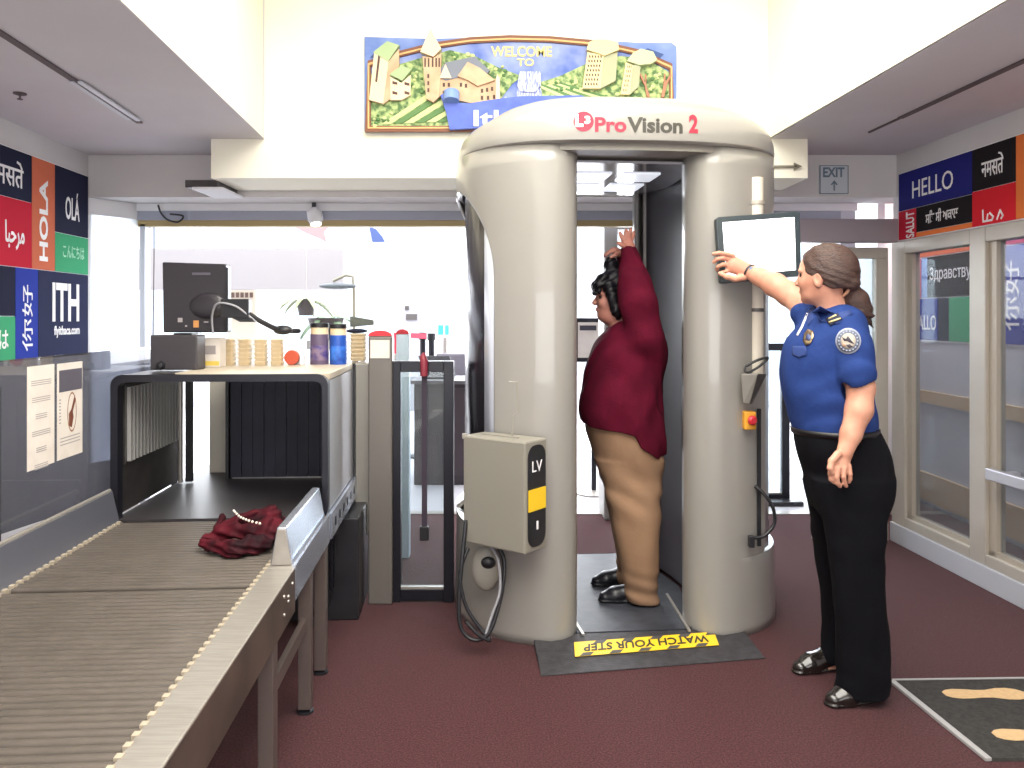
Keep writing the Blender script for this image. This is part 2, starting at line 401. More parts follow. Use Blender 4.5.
# recessed strip slots in the low ceilings
def strip(x0, y0, x1, y1, w, m, z=2.449):
    d = Vector((x1-x0, y1-y0, 0)).normalized(); r = Vector((d.y, -d.x, 0))*w/2; a = Vector((x0,y0,z)); b = Vector((x1,y1,z))
    return MB().hexa([a-r-Vector((0,0,.008)), b-r-Vector((0,0,.008)), b+r-Vector((0,0,.008)), a+r-Vector((0,0,.008))], [a-r, b-r, b+r, a+r])
M_slot = mat('slot_paint', (96,84,88), .7)
M_slotw = mat('strip_diffuser', (214,214,224), .4)
t = thing('ceiling_light', (-1.9,3.3,2.44), 'long thin recessed strip light in the low ceiling at the left', 'ceiling light', 'recessed strip lights')
obj('slot', strip(-1.78, 2.2, -1.955, 4.2, .03, None), M_slot, t)
obj('diffuser', strip(-1.862, 3.45, -1.925, 4.12, .022, None, 2.4415), M_slotw, t, label='pale diffuser at the far end')
obj('diffuser', strip(-1.902, 3.45, -1.97, 4.12, .022, None, 2.446), M_slotw, t, label='pale diffuser at the far end')
t = thing('ceiling_light', (2.0,3.3,2.44), 'long thin recessed strip light in the low ceiling at the right', 'ceiling light', 'recessed strip lights')
obj('slot', strip(2.10, 2.2, 1.99, 4.1, .028, None), M_slot, t)
obj('trim_strip', strip(1.99, 4.1, 1.972, 4.42, .012, None), M_slot, t)
t = thing('sprinkler_head', P(20,94,3.67), 'small ceiling sprinkler in the low left ceiling', 'sprinkler')
c = PF(20, 93, 2.45)
obj('escutcheon', MB().lathe([(.0,-.001),(.028,-.001),(.028,-.006),(.014,-.01),(0,-.01)][::-1], c, 16), M_slot, t)
obj('nozzle', MB().lathe([(.0,-.03),(.012,-.03),(.012,-.027),(.004,-.025),(.004,-.01),(0,-.01)], c, 12), M_slot, t)
# air outlet under the left end of the bulkhead
t = thing('air_vent', P(206,182,4.85), 'dark rectangular outlet under the left end of the central bulkhead', 'vent')
obj('housing', MB().box(-1.93,-1.735,4.72,5.058,2.19,2.235), M_dsteel, t, bevel=.004)
obj('lip', MB().box(-1.88,-1.70,4.70,5.058,2.176,2.19), M_white, t, label='white lip under the outlet')

# right-hand glazed partition
def wR(Y, z, d=0.0):                                 # d > 0 towards the corridor
    return Vector((XR(Y)+d, Y+.06*d, z))
def rbar(Y0, Y1, z0, z1, d0, d1, mb=None):
    mb = mb or MB()
    return mb.hexa([wR(Y0,z0,d0), wR(Y0,z0,d1), wR(Y1,z0,d1), wR(Y1,z0,d0)], [wR(Y0,z1,d0), wR(Y0,z1,d1), wR(Y1,z1,d1), wR(Y1,z1,d0)])
Ya, Yb, Yc_, Yd, Ye = 5.12, 4.97, 4.33, 4.20, 3.25
fr = rbar(Yb, Ya, 0, 1.9, 0, .09); rbar(Yc_, Yb, 1.82, 1.9, .0, .09, fr); rbar(Yd, Yc_, .12, 1.9, 0, .09, fr)
rbar(Ye, Yd, 1.82, 1.9, 0, .09, fr); rbar(Yc_, Yb, .12, .18, .0, .09, fr); rbar(Ye, Yd, .12, .18, 0, .09, fr); rbar(Ye-.12, Ye, .0, 1.9, 0, .09, fr)
w2 = struct('window_2', fr, M_frame, bevel=.004)
st = rbar(Yb-.05, Yb, .18, 1.82, .02, .07); rbar(Yc_, Yc_+.03, .18, 1.82, .02, .07, st); rbar(Yd-.06, Yd, .18, 1.82, .02, .07, st); rbar(Ye, Ye+.04, .18, 1.82, .02, .07, st)
rbar(Yc_, Yb, .18, .205, .02, .07, st); rbar(Ye, Yd, .18, .205, .02, .07, st)
struct('sash', st, mat('sash_metal', (170,160,146), .4, .2), parent=w2)
struct('pane', rbar(Yc_+.02, Yb-.04, .2, 1.82, .042, .048), M_glr, parent=w2)
struct('pane', rbar(Ye+.03, Yd-.05, .2, 1.82, .042, .048), M_glr, parent=w2)
hb = rbar(3.72, 4.07, .60, .66, -.09, -.05); rbar(3.76, 3.80, .61, .65, -.05, .04, hb); rbar(3.98, 4.02, .61, .65, -.05, .04, hb)
struct('push_bar', hb, mat('satin_metal', (176,176,182), .3, .6), parent=w2, bevel=.006)
struct('baseboard_right', rbar(YN, Ya, 0, .12, -.012, .09), M_base, bevel=.004)
# glass door frame facing the camera at the end of the partition
w3 = struct('door_1', MB().box(1.93,1.99,5.1,5.16,0,1.80).box(1.93,2.40,5.1,5.16,1.80,1.87).box(2.32,2.40,5.1,5.16,0,1.80).box(1.99,2.32,5.1,5.16,0,.10), M_frame, bevel=.004)
struct('pane', MB().box(1.99,2.32,5.125,5.131,.10,1.80), M_gl, parent=w3)
struct('trim_5', MB().box(1.62, 2.415, 5.0, 5.09, 1.895, 2.04), M_mauve, bevel=.005)
# corridor on the far side of the glazing
struct('wall_corridor', MB().hexa([(3.15,-1,0),(3.3,-1,0),(3.3,6.45,0),(3.15,6.45,0)], [(3.15,-1,2.45),(3.3,-1,2.45),(3.3,6.45,2.45),(3.15,6.45,2.45)]), mat('corridor_paint', (196,196,204), .8))
struct('trim_6', MB().box(3.12,3.15,-1,6.45,.78,.87), mat('wood_rail', (206,178,140), .5, col2=(196,166,126), scale=6, stretch=(1,8,1)))
struct('baseboard_corridor', MB().box(3.125,3.15,-1,6.45,.04,.25), mat('wood_rail', (206,178,140), .5))
struct('wall_corridor.001', MB().box(3.3, 5.2, 5.75, 5.9, 0, 2.5), M_wall)
struct('baseboard_back', MB().hexa([(2.33,5.95,0),(2.41,5.95,0),(2.66,7.5,0),(2.58,7.5,0)], [(2.33,5.95,.14),(2.41,5.95,.14),(2.66,7.5,.14),(2.58,7.5,.14)]), M_white)
struct('wall_lobby_side', MB().hexa([(2.41,5.95,0),(2.49,5.95,0),(2.74,7.5,0),(2.66,7.5,0)], [(2.41,5.95,.9),(2.49,5.95,.9),(2.74,7.5,.9),(2.66,7.5,.9)]), M_white)
struct('trim_7', MB().box(-3.4,3.3,5.78,5.86,0,.006), M_alu)

# lobby shell beyond the opening
struct('wall_lobby_left', MB().box(-7.1,-7,5.5,13.6,0,3.8), M_white)
struct('wall_lobby_right', MB().box(7,7.1,5.5,13.6,0,3.8), M_white)
struct('ceiling.003', MB().box(-7.1,7.1,5.36,13.6,3.8,3.9), M_white)
struct('wall_lobby_front', MB().box(-7.1,-3.4,5.36,5.5,0,3.8).box(5.2,7.1,5.36,5.5,0,3.8), M_white)
far = MB()
wins = [(-5.9,-4.3),(-3.9,-2.3),(-.4,1.2),(1.6,3.2),(3.7,5.3)]
xp = -7.1
for a, b in wins: far.box(xp, a, 13, 13.15, 0, 3.8).box(a, b, 13, 13.15, 0, .5).box(a, b, 13, 13.15, 3.0, 3.8); xp = b
far.box(xp, 7.1, 13, 13.15, 0, 3.8)
struct('wall_lobby_back', far, M_white)
for i, (a, b) in enumerate(wins):
    f = struct('window_%d' % (i+3), MB().box(a,a+.07,12.98,13.06,.58,2.92).box(b-.07,b,12.98,13.06,.58,2.92).box(a,b,12.98,13.06,.5,.58).box(a,b,12.98,13.06,2.92,3).box((a+b)/2-.03,(a+b)/2+.03,12.98,13.06,.58,2.92), mat('jamb_metal', (168,172,184), .5, .2))
    struct('pane', MB().box(a+.07,b-.07,13.02,13.027,.58,2.92), M_gl, parent=f)
struct('trim_8', MB().box(-6.9,-1.9,9.0,9.2,1.74,2.2), mat('fascia', (150,146,146), .7))
struct('trim_9', MB().box(-6.9,6.9,11.0,11.1,1.98,2.02), mat('fascia', (150,146,146), .7))

# ================================================================= WALL MURALS WITH GREETINGS
def lat(parent, txt, a0, a1, z0, z1, F, m, bold=.0, rot=0, keep=False):
    """lettering in the wall rectangle a0..a1 (along), z0..z1; rot=1 reads upward"""
    if rot: mb = text_mb(txt, z1-z0, abs(a1-a0), F(a1, z0), F(a1,z1)-F(a1,z0), F(a0,z0)-F(a1,z0), bold=bold, keep=keep)
    else: mb = text_mb(txt, abs(a1-a0), z1-z0, F(a0,z0), F(a1,z0)-F(a0,z0), F(a0,z1)-F(a0,z0), bold=bold, keep=keep)
    return obj('lettering', mb, m, parent, fix=True)
def strokes(parent, segs, a0, a1, z0, z1, F, m, w=.012):
    """hand-lettered strokes; unit square coordinates mapped into the rectangle"""
    mb = MB(); o = F(a0,z0); u = F(a1,z0)-o; v = F(a0,z1)-o; n = u.cross(v).normalized()
    for s in segs:
        for p, q in zip(s, s[1:]):
            p3 = o+u*p[0]+v*p[1]; q3 = o+u*q[0]+v*q[1]; e = (q3-p3).normalized()*w*.35
            mb.bar(p3-e, q3+e, w, .003, n)
    return obj('lettering', mb, m, parent)
NAMASTE = [[(0,.8),(1,.8)], [(.0,.45),(.06,.5),(.1,.42),(.05,.35),(.02,.4)], [(.08,.46),(.2,.46)], [(.2,.8),(.2,.08)],
           [(.28,.8),(.28,.4),(.33,.33),(.38,.4),(.28,.46),(.42,.46)], [(.42,.8),(.42,.08)],
           [(.5,.8),(.5,.55),(.57,.5),(.5,.42),(.6,.3),(.63,.12)], [(.56,.52),(.7,.52)], [(.7,.8),(.7,.3)],
           [(.94,.8),(.94,.08)], [(.94,.52),(.8,.52),(.76,.35),(.84,.16)], [(.95,.8),(.9,.95),(.82,1.0)]]
GUR = [[(0,.85),(.3,.85)],[(.36,.85),(.55,.85)],[(.6,.85),(1,.85)],[(.02,.85),(.02,.5),(.12,.5),(.12,.85)],[(.12,.85),(.12,.1)],[(.02,.5),(.05,.15)],
       [(.2,.5),(.28,.55),(.22,.35),(.3,.3),(.24,.12)],[(.2,1),(.28,1.05),(.32,.95)],[(.38,.8),(.38,.5),(.48,.5),(.48,.85)],[(.48,.6),(.48,.1),(.42,.0)],[(.54,.85),(.54,.1)],[(.48,1.05),(.55,1.0),(.55,.85)],
       [(.62,.6),(.68,.7),(.7,.5),(.62,.3),(.7,.2)],[(.72,.85),(.72,.1)],[(.76,.55),(.82,.65),(.84,.4),(.76,.3)],[(.86,.85),(.86,.1)],[(.9,.6),(.94,.3),(.98,.6),(.98,.85)]]
ARAB = [[(0,1),(.03,.2),(.14,.12),(.3,.2),(.34,.4)],[(.3,.2),(.44,.22),(.56,.35),(.42,.62),(.38,.58)],[(.56,.35),(.62,.3),(.72,.05),(.66,-.05)],[(.72,.28),(.8,.3),(.86,.55),(.98,.35),(.88,.18),(.8,.3)],[(.2,-.05),(.23,-.08)]]
GRSC = [[(0,.9),(.1,.9),(.04,.1),(.14,.1)],[(.2,.1),(.25,.9),(.32,.1)],[(.22,.4),(.3,.4)],[(.38,.1),(.38,.9),(.46,.5),(.38,.5)],[(.54,.9),(.54,.1),(.62,.1)],[(.52,.5),(.62,.6)],[(.7,.9),(.66,.5),(.76,.5),(.7,.1)],[(.82,.9),(.82,.1),(.98,.1),(.98,.9),(.82,.9)],[(.82,.5),(.98,.5)]]
NIHAO = [[(.12,.9),(.0,.5)],[(.07,.7),(.07,.05)],[(.2,.95),(.14,.7),(.4,.7),(.36,.6)],[(.27,.7),(.27,.1),(.22,.15)],[(.18,.45),(.13,.25)],[(.34,.45),(.41,.25)],
         [(.62,.95),(.55,.4),(.72,.1)],[(.72,.7),(.66,.35),(.52,.1)],[(.5,.6),(.74,.62)],[(.8,.85),(.95,.85),(.88,.6),(.88,.1),(.82,.14)],[(.76,.5),(1.0,.5)]]
def FL(Y, z): return Vector((XL(Y)+.012, Y, z))
def FR(Y, z): return Vector((XR(Y)-.012, Y, z))
def panel(parent, F, a0, a1, z0, z1, m, th=.011):
    n = Vector((-1,0,0)) if F is FL else Vector((1,0,0))
    g = .004
    lo, hi = min(a0,a1)+g/2, max(a0,a1)-g/2
    return obj('panel', MB().hexa([F(lo,z0+g/2), F(hi,z0+g/2), F(hi,z0+g/2)+n*th, F(lo,z0+g/2)+n*th],
                                  [F(lo,z1-g/2), F(hi,z1-g/2), F(hi,z1-g/2)+n*th, F(lo,z1-g/2)+n*th]), m, parent)
t = thing('greeting_mural', FL(4.4,1.2), 'multicoloured greeting mural with large ITH letters high on the left wall', 'wall mural')
obj('backing', MB().hexa([FL(3.6,1.18)-Vector((.0105,0,0)), FL(5.045,1.18)-Vector((.0105,0,0)), FL(5.045,1.18)-Vector((.007,0,0)), FL(3.6,1.18)-Vector((.007,0,0))],
                         [FL(3.6,2.315)-Vector((.0105,0,0)), FL(5.045,2.315)-Vector((.0105,0,0)), FL(5.045,2.315)-Vector((.007,0,0)), FL(3.6,2.315)-Vector((.007,0,0))]), M_letw, t)
q = panel(t, FL, 3.62, 4.385, 2.05, 2.31, M_navy); lat(q, 'नमसत', 3.98, 4.30, 2.11, 2.21, FL, M_letw, .01); strokes(q, [[(.95,.78),(.90,.95),(.82,1.0)]], 3.98, 4.30, 2.11, 2.245, FL, M_letw, .013)
q = panel(t, FL, 3.62, 4.385, 1.69, 2.05, M_crim); lat(q, '\ufe8e\ufe92\ufea3\ufeae\ufee3', 4.13, 4.31, 1.78, 1.93, FL, M_letw, .02)
q = panel(t, FL, 4.385, 4.63, 1.69, 2.31, M_coral); lat(q, 'HOLA', 4.46, 4.55, 1.74, 2.2, FL, M_letw, .03, rot=1)
q = panel(t, FL, 4.63, 5.035, 1.92, 2.31, M_navy); lat(q, 'OLÁ', 4.75, 4.92, 2.01, 2.18, FL, M_letw, .012)
q = panel(t, FL, 4.63, 5.035, 1.69, 1.92, M_green); lat(q, 'こんにちは', 4.72, 4.98, 1.78, 1.855, FL, mat('pale_green_ink', (150,214,180), .6), .01)
q = panel(t, FL, 3.62, 4.225, 1.43, 1.69, M_navy)
q = panel(t, FL, 3.62, 4.225, 1.19, 1.43, M_green); lat(q, 'こんにちは', 3.7, 4.16, 1.26, 1.36, FL, M_letw, .01)
q = panel(t, FL, 4.225, 4.449, 1.19, 1.69, M_blue)
NI90 = [[(1-y, x) for x, y in s] for s in NIHAO]
lat(q, '你好', 4.29, 4.39, 1.24, 1.60, FL, M_letw, .0, rot=1)
q = panel(t, FL, 4.449, 5.035, 1.19, 1.69, mat('panel_slate', (46,50,78), .9, spec=.1))
lat(q, 'ITH', 4.60, 4.915, 1.40, 1.625, FL, M_letw, .025); lat(q, 'flyithaca.com', 4.62, 4.92, 1.305, 1.375, FL, M_letw, .02)

t = thing('greeting_mural', FR(4.4,1.9), 'band of coloured greeting panels starting with blue HELLO above the glass partition', 'wall mural')
a = Vector((.0105,0,0)); b = Vector((.007,0,0))
obj('backing', MB().hexa([FR(3.2,1.902)+a, FR(5.02,1.902)+a, FR(5.02,1.902)+b, FR(3.2,1.902)+b], [FR(3.2,2.325)+a, FR(5.02,2.325)+a, FR(5.02,2.325)+b, FR(3.2,2.325)+b]), M_letw, t)
q = panel(t, FR, 5.015, 4.29, 2.085, 2.32, M_indigo); lat(q, 'HELLO', 4.86, 4.455, 2.145, 2.25, FR, M_letw, .0)
q = panel(t, FR, 5.015, 4.82, 1.905, 2.085, M_crim); lat(q, 'SALUT', 4.93, 4.84, 1.91, 2.07, FR, M_letw, .02, rot=1)
q = panel(t, FR, 4.82, 4.29, 1.935, 2.085, M_charc); lat(q, 'ਸਿਤ ਸੀ ਅਕਾਲ', 4.72, 4.41, 1.975, 2.05, FR, M_letw, .01)
q = panel(t, FR, 4.82, 4.29, 1.905, 1.935, M_rorg)
q = panel(t, FR, 4.29, 3.95, 2.095, 2.32, M_charc); lat(q, 'नमसत', 4.21, 4.04, 2.155, 2.235, FR, M_letw, .01); strokes(q, [[(.96,.78),(.90,.95),(.80,1.0)]], 4.21, 4.04, 2.155, 2.262, FR, M_letw, .009)
q = panel(t, FR, 4.29, 3.95, 1.905, 2.095, M_rored); strokes(q, [[(0,1),(.02,.3),(.2,.3),(.25,.7)],[(.2,.3),(.45,.3),(.52,.5),(.35,.75)],[(.7,.3),(.85,.8),(.98,.45),(.9,.3)]], 4.2, 4.04, 1.90, 1.985, FR, M_letw, .010)
q = panel(t, FR, 3.95, 3.2, 1.905, 2.32, M_rorg)

def FC(Y, z): return Vector((3.138, Y, z))
t = thing('greeting_mural', (3.14,5,1.25), 'greeting mural with HALLO on the corridor wall, seen through the partition glass', 'wall mural')
obj('backing', MB().box(3.146,3.149,3.6,6.36,1.24,2.33), M_letw, t)
def pc(a0,a1,z0,z1,m): return obj('panel', MB().box(3.139,3.146,min(a0,a1)+.004,max(a0,a1)-.004,z0+.004,z1-.004), m, t)
pc(6.35,5.22,1.88,2.33,M_coral)
q = pc(6.35,6.14,1.57,1.88,mat('panel_pink', (222,130,150), .9, spec=.1)); lat(q, 'MERHABA', 6.33,6.22,1.6,1.86,FC,M_letw,.01,rot=1)
pc(6.14,6.05,1.57,1.88,mat('panel_sky', (120,150,204), .9, spec=.1))
q = pc(6.05,5.22,1.57,1.88,M_charc); lat(q, 'Здравствуйте', 6.01,5.30,1.68,1.80,FC,M_letw,0)
q = pc(6.35,5.9,1.25,1.57,M_blue); lat(q, 'HALLO', 6.24,5.92,1.33,1.44,FC,M_letw,0)
pc(5.9,5.75,1.25,1.57,M_navy); pc(5.75,5.22,1.25,1.57,M_green)
pc(5.22,4.2,1.88,2.33,mat('panel_rose', (214,110,140), .9, spec=.1)); 
q = pc(5.22,4.85,1.25,1.88,M_blue); lat(q, '你好', 5.11, 4.95, 1.34, 1.78, FC, M_letw, .0, rot=1)
pc(4.85,3.6,1.25,1.88,M_indigo)

# EXIT plate and arrow
M_exit = mat('exit_plate', (196,204,212), .5); M_exitl = mat('exit_lettering', (104,122,140), .6)
a = P(819.5,194,5.05); b = P(848,165.5,5.05)
t = thing('exit_sign', a, 'pale square sign reading EXIT over an upward arrow on the beam', 'exit sign')
obj('plate', MB().box(a.x,b.x,5.045,5.059,a.z,b.z), M_exit, t)
e = .004
obj('border', MB().box(a.x,b.x,5.042,5.045,a.z,a.z+e).box(a.x,b.x,5.042,5.045,b.z-e,b.z).box(a.x,a.x+e,5.042,5.045,a.z,b.z).box(b.x-e,b.x,5.042,5.045,a.z,b.z), M_exitl, t)
FE = lambda x, z: Vector((x, 4.934, z))
obj('lettering', text_mb('EXIT', .135, .062, (a.x+.02,5.044,a.z+.105), (1,0,0), (0,0,1), bold=.03), M_exitl, t)
cxm = (a.x+b.x)/2
obj('arrow', MB().box(cxm-.004,cxm+.004,5.041,5.044,a.z+.02,a.z+.08).prism([(-.022,.058),(0,.086),(.022,.058),(.014,.055),(0,.073),(-.014,.055)], (cxm,5.044,a.z), (1,0,0), (0,0,1), (0,-.003,0)), M_exitl, t)
a = P(771,171,4.59); b = P(802,162,4.59); zc = (a.z+b.z)/2
tag(obj('arrow_sign', MB().box(a.x,b.x-.03,4.585,4.599,zc-.006,zc+.006).prism([(-.045,.022),(0,0),(-.045,-.022)], (b.x,4.599,zc), (1,0,0), (0,0,1), (0,-.014,0)), mat('arrow_metal', (132,126,110), .5)),
    'dark arrow pointing right on the bulkhead beside the exit sign', 'arrow')

# ================================================================= BODY SCANNER
SC = Vector((.497, 4.12, 0)); SY = math.radians(5); SA, SB, SN = .772, .655, 2.8
SU = Vector((math.cos(SY), math.sin(SY), 0)); SV = Vector((-math.sin(SY), math.cos(SY), 0))
def SP(x, y, z): return SC + SU*x + SV*y + Vector((0,0,z))
def se(t, a=SA, b=SB, n=SN):
    c, s_ = math.cos(t), math.sin(t)
    return (a*math.copysign(abs(c)**(2/n), c), b*math.copysign(abs(s_)**(2/n), s_))
def se_y(x, b=SB, a=SA): return b*(1-min(1,abs(x)/a)**SN)**(1/SN)
scan = thing('body_scanner', SC, 'tall beige walk-through body scanner booth with L3 ProVision 2 on its header', 'body scanner')
def ring(a, b, z, n=96): return [SP(*se(2*math.pi*i/n, a, b), z) for i in range(n)]
def loftrings(rs):
    mb = MB(); n = len(rs[0]); vs = [p for r in rs for p in r]
    fs = [(i*n+k, i*n+(k+1)%n, (i+1)*n+(k+1)%n, (i+1)*n+k) for i in range(len(rs)-1) for k in range(n)]
    fs += [tuple(range(n))[::-1], tuple(range(len(vs)-n, len(vs)))]
    return mb.add(vs, fs)
HA, HB = .777, .69
can = loftrings([ring(HA-g, HB-h, z) for g, h, z in ((.012,.012,2.178),(.002,.002,2.185),(0,0,2.195),(.004,0,2.235),(.018,0,2.27),(.045,.002,2.30),(.075,.006,2.318),
    (.10,.016,2.332),(.14,.05,2.36),(.18,.10,2.388),(.24,.17,2.415),(.32,.27,2.44),(.45,.42,2.46),(.68,.60,2.47))])
obj('canopy', can, M_shell, scan, smooth=40)
# seam line and reveal between header lip and columns
obj('canopy_skirt', loftrings([ring(SA-.01,SB-.012,2.15), ring(SA-.01,SB-.012,2.185)]), M_shellp, scan, smooth=40)
# soffit of the booth: pale reflective panel, its bright reflections added as glowing patches
obj('soffit_panel', MB().prism([(-.28,-.46),(.28,-.46),(.36,-.2),(.36,.2),(.28,.46),(-.28,.46),(-.36,.2),(-.36,-.2)], SP(0,0,2.139), SU, SV, (0,0,-.012)),
    mat('soffit_gloss', (190,190,196), .12, .5, coat=.5), scan)
for x, y in ((-.12,-.12),(.12,-.12),(-.12,.2),(.12,.2)):
    obj('lamp', MB().prism([(-.09,-.11),(.09,-.11),(.09,.11),(-.09,.11)], SP(x,y,2.127), SU, SV, (0,0,-.006)), mat('booth_reflection', (236,240,250), .3, emit=.7), scan)  # glowing patches stand in for bright reflections on the glossy booth ceiling
# tower shells: outline of half a tower, inner edge to side, swept in height with an arched side opening
inn = [(.262,-.44),(.258,-.48),(.264,-.53),(.288,-.575),(.326,-.603),(.38,-.617)]
def tower(sx, sy, zt=2.18):
    NZ = 44; NU = 34
    t0 = None
    ts = [i/400*math.pi/2 for i in range(401)]       # 0 = side, pi/2 = front
    base = [se(t) for t in ts]
    tS = min(ts, key=lambda t: abs(se(t)[0]-.45))
    def tend(z):                                     # angle where the shell stops (0 = full to the side)
        if z >= 2.04 or z <= (.34 if sx > 0 else .46): return 0.0
        full = math.radians(43)
        if z > 1.60: return full*math.sqrt(max(0, 1-((z-1.60)/.44)**2))
        return full
    zs = [0,.04,.15,.25,.32,.34,.341,.4,.46,.461,.6,.8,1.0,1.2,1.4,1.6]+[1.6+.44*math.sin(math.pi/2*k/16) for k in range(1,17)]+[2.06,2.1,zt]
    rows = []
    for z in zs:
        te = tend(z)
        k = 1+.008*max(0,(.34-z)/.34)                # very slight flare to the foot
        o = [(p[0], p[1]) for p in inn] + [se(tS+(te-tS)*i/(NU-1)) for i in range(NU)]
        o = [(x*k*sx, -abs(y)*k*sy) for x, y in o]
        rows.append([SP(x, y, z) for x, y in o])
    n = len(rows[0]); vs = [p for r in rows for p in r]
    fs = [(i*n+k, i*n+k+1, (i+1)*n+k+1, (i+1)*n+k) for i in range(len(rows)-1) for k in range(n-1)]
    return MB().add(vs, fs)
for sx, sd in ((-1,'left'), (1,'right')):
    for sy in (1, -1):
        o = obj('tower_shell', tower(sx, sy), M_shell, scan, smooth=50)
        so = o.modifiers.new('thickness', 'SOLIDIFY'); so.thickness = .02; so.offset = 0
    # inner scan window: curved dark surface between front and back edges
    pl = [(.262,-.44),(.33,-.30),(.375,-.15),(.39,0),(.375,.15),(.35,.30),(.31,.44)]
    vs = []; 
    for z in (.03, 2.14):
        vs += [SP(x*sx, y, z) for x, y in pl]
        vs += [SP((x+.02)*sx, y, z) for x, y in pl[::-1]]
    n = 14
    obj('scan_window', MB().add(vs, [tuple(range(n))[::-1], tuple(range(n,2*n))]+[(i,(i+1)%n,n+(i+1)%n,n+i) for i in range(n)]), M_inner, scan, smooth=60)
    obj('edge_strip', MB().box(-.012,.012,-.014,.014,.03,2.139).xf(Matrix.Translation(SP(.308*sx,.45,0))), mat('edge_gray', (168,164,160), .35), scan)
    # side window: smoked panel behind the arched opening
    K = 18; t1 = math.radians(50)
    vs = []; fs = []
    for z in (.30, 2.08):
        vs += [SP(*(lambda q: (q[0]*sx*.955, q[1]*.955))(se(-t1+2*t1*i/(K-1))), z) for i in range(K)]
    fs = [(i,i+1,K+i+1,K+i) for i in range(K-1)]
    o = obj('side_window', MB().add(vs, fs), mat('side_glass', (34,30,38), .22, spec=.25), scan, smooth=60)
    so = o.modifiers.new('thickness', 'SOLIDIFY'); so.thickness = .012
    vs = []
    for z in (.36, 2.0):                            # clear plastic edge shield along the opening
        vs += [SP(*(lambda q: (q[0]*sx, q[1]))(se(math.radians(-46+5*i))), z) for i in range(3)]
    o = obj('edge_shield', MB().add(vs, [(0,1,4,3),(1,2,5,4)]), mat('shield_plastic', (196,200,214), .12, coat=.6), scan, smooth=60)
    so = o.modifiers.new('thickness', 'SOLIDIFY'); so.thickness = .006
    q = [SP(*(lambda q: (q[0]*sx*1.004, q[1]*1.004))(se(math.radians(-40+8*i))), 0) for i in range(11)]
    mb = MB()
    for a, b in zip(q, q[1:]): mb.hexa([a+Vector((0,0,2.035)), b+Vector((0,0,2.035)), b*.97+SC*.03+Vector((0,0,2.035)), a*.97+SC*.03+Vector((0,0,2.035))],
                                       [a+Vector((0,0,2.075)), b+Vector((0,0,2.075)), b*.97+SC*.03+Vector((0,0,2.075)), a*.97+SC*.03+Vector((0,0,2.075))])
    obj('window_cap', mb, mat('pale_gray_plastic', (206,208,216), .3), scan)
    # dark foot trim
    vs = []
    K2 = 30
    pts = [(x, y) for x, y in inn] + [se(math.radians(58)*(1-i/(K2-1))) for i in range(K2)]
    lo_ = [SP(x*sx*1.016, -abs(y)*1.016, 0) for x, y in pts]; hi_ = [p+Vector((0,0,.022)) for p in lo_]
    o = obj('foot_trim', MB().add(lo_+hi_, [(i,i+1,len(pts)+i+1,len(pts)+i) for i in range(len(pts)-1)]), M_shellp, scan, smooth=60)
    so = o.modifiers.new('thickness', 'SOLIDIFY'); so.thickness = .006
# header lettering wrapped on the curved lip
def hw(x0, z0):
    def f(a, b, d):
        x = x0+a; return SP(x, -(se_y(x, HB, HA)+d+.0005), z0+b)
    return f
def hx(px):                                          # local x of a header point seen in column px
    best = None
    for i in range(-780, 781):
        x = i/1000; p = SP(x, -se_y(x, HB, HA), 2.24); c = CX+FP*p.x/p.y
        if best is None or abs(c-px) < best[0]: best = (abs(c-px), x, p.y)
    return best[1], best[2]
def hz(py, Y): return CAMH+(HY-py)*Y/FP
M_pinkl = mat('logo_red', (176,34,60), .5); M_gryl = mat('logo_gray', (58,55,49), .5)
xa, ya = hx(595); xb, _ = hx(626.5); xc2, _ = hx(627.5); xd, yd = hx(682.5)
obj('lettering', text_mb('Pro', xb-xa, hz(117,ya)-hz(132,ya), None or (0,0,0), (1,0,0), (0,0,1), bold=.03, warp=hw(xa, hz(132,ya))), M_pinkl, scan, label='red Pro lettering')
obj('lettering', text_mb('Vision', xd-xc2, hz(117,ya)-hz(132.5,ya), (0,0,0), (1,0,0), (0,0,1), bold=.03, warp=hw(xc2, hz(132,ya))), M_gryl, scan, label='dark gray Vision lettering')
xe, ye = hx(689); xf_, _ = hx(698)
obj('lettering', text_mb('2', xf_-xe, hz(115,ye)-hz(133.5,ye), (0,0,0), (1,0,0), (0,0,1), bold=.04, warp=hw(xe, hz(133,ye))), M_pinkl, scan, label='red figure 2')
xg, yg = hx(583.5); r = 10/FP*yg; zc = hz(121.5, yg)
n = 36; cp = [hw(xg, zc)(r*math.cos(2*math.pi*i/n), r*math.sin(2*math.pi*i/n), .0008) for i in range(n)]
lg = obj('logo', MB().add(cp, [tuple(range(n))]), M_pinkl, scan, label='red disc logo with white L3')
obj('lettering', text_mb('L', r*.82, r*1.25, (0,0,0), (1,0,0), (0,0,1), bold=.06, warp=lambda a,b,d: hw(xg-r*.85, zc-r*.55)(a,b,d+.001)), M_letw, lg)
obj('lettering', text_mb('3', r*.58, r*.8, (0,0,0), (1,0,0), (0,0,1), bold=.05, warp=lambda a,b,d: hw(xg+r*.08, zc-r*.25)(a,b,d+.001)), M_letw, lg)
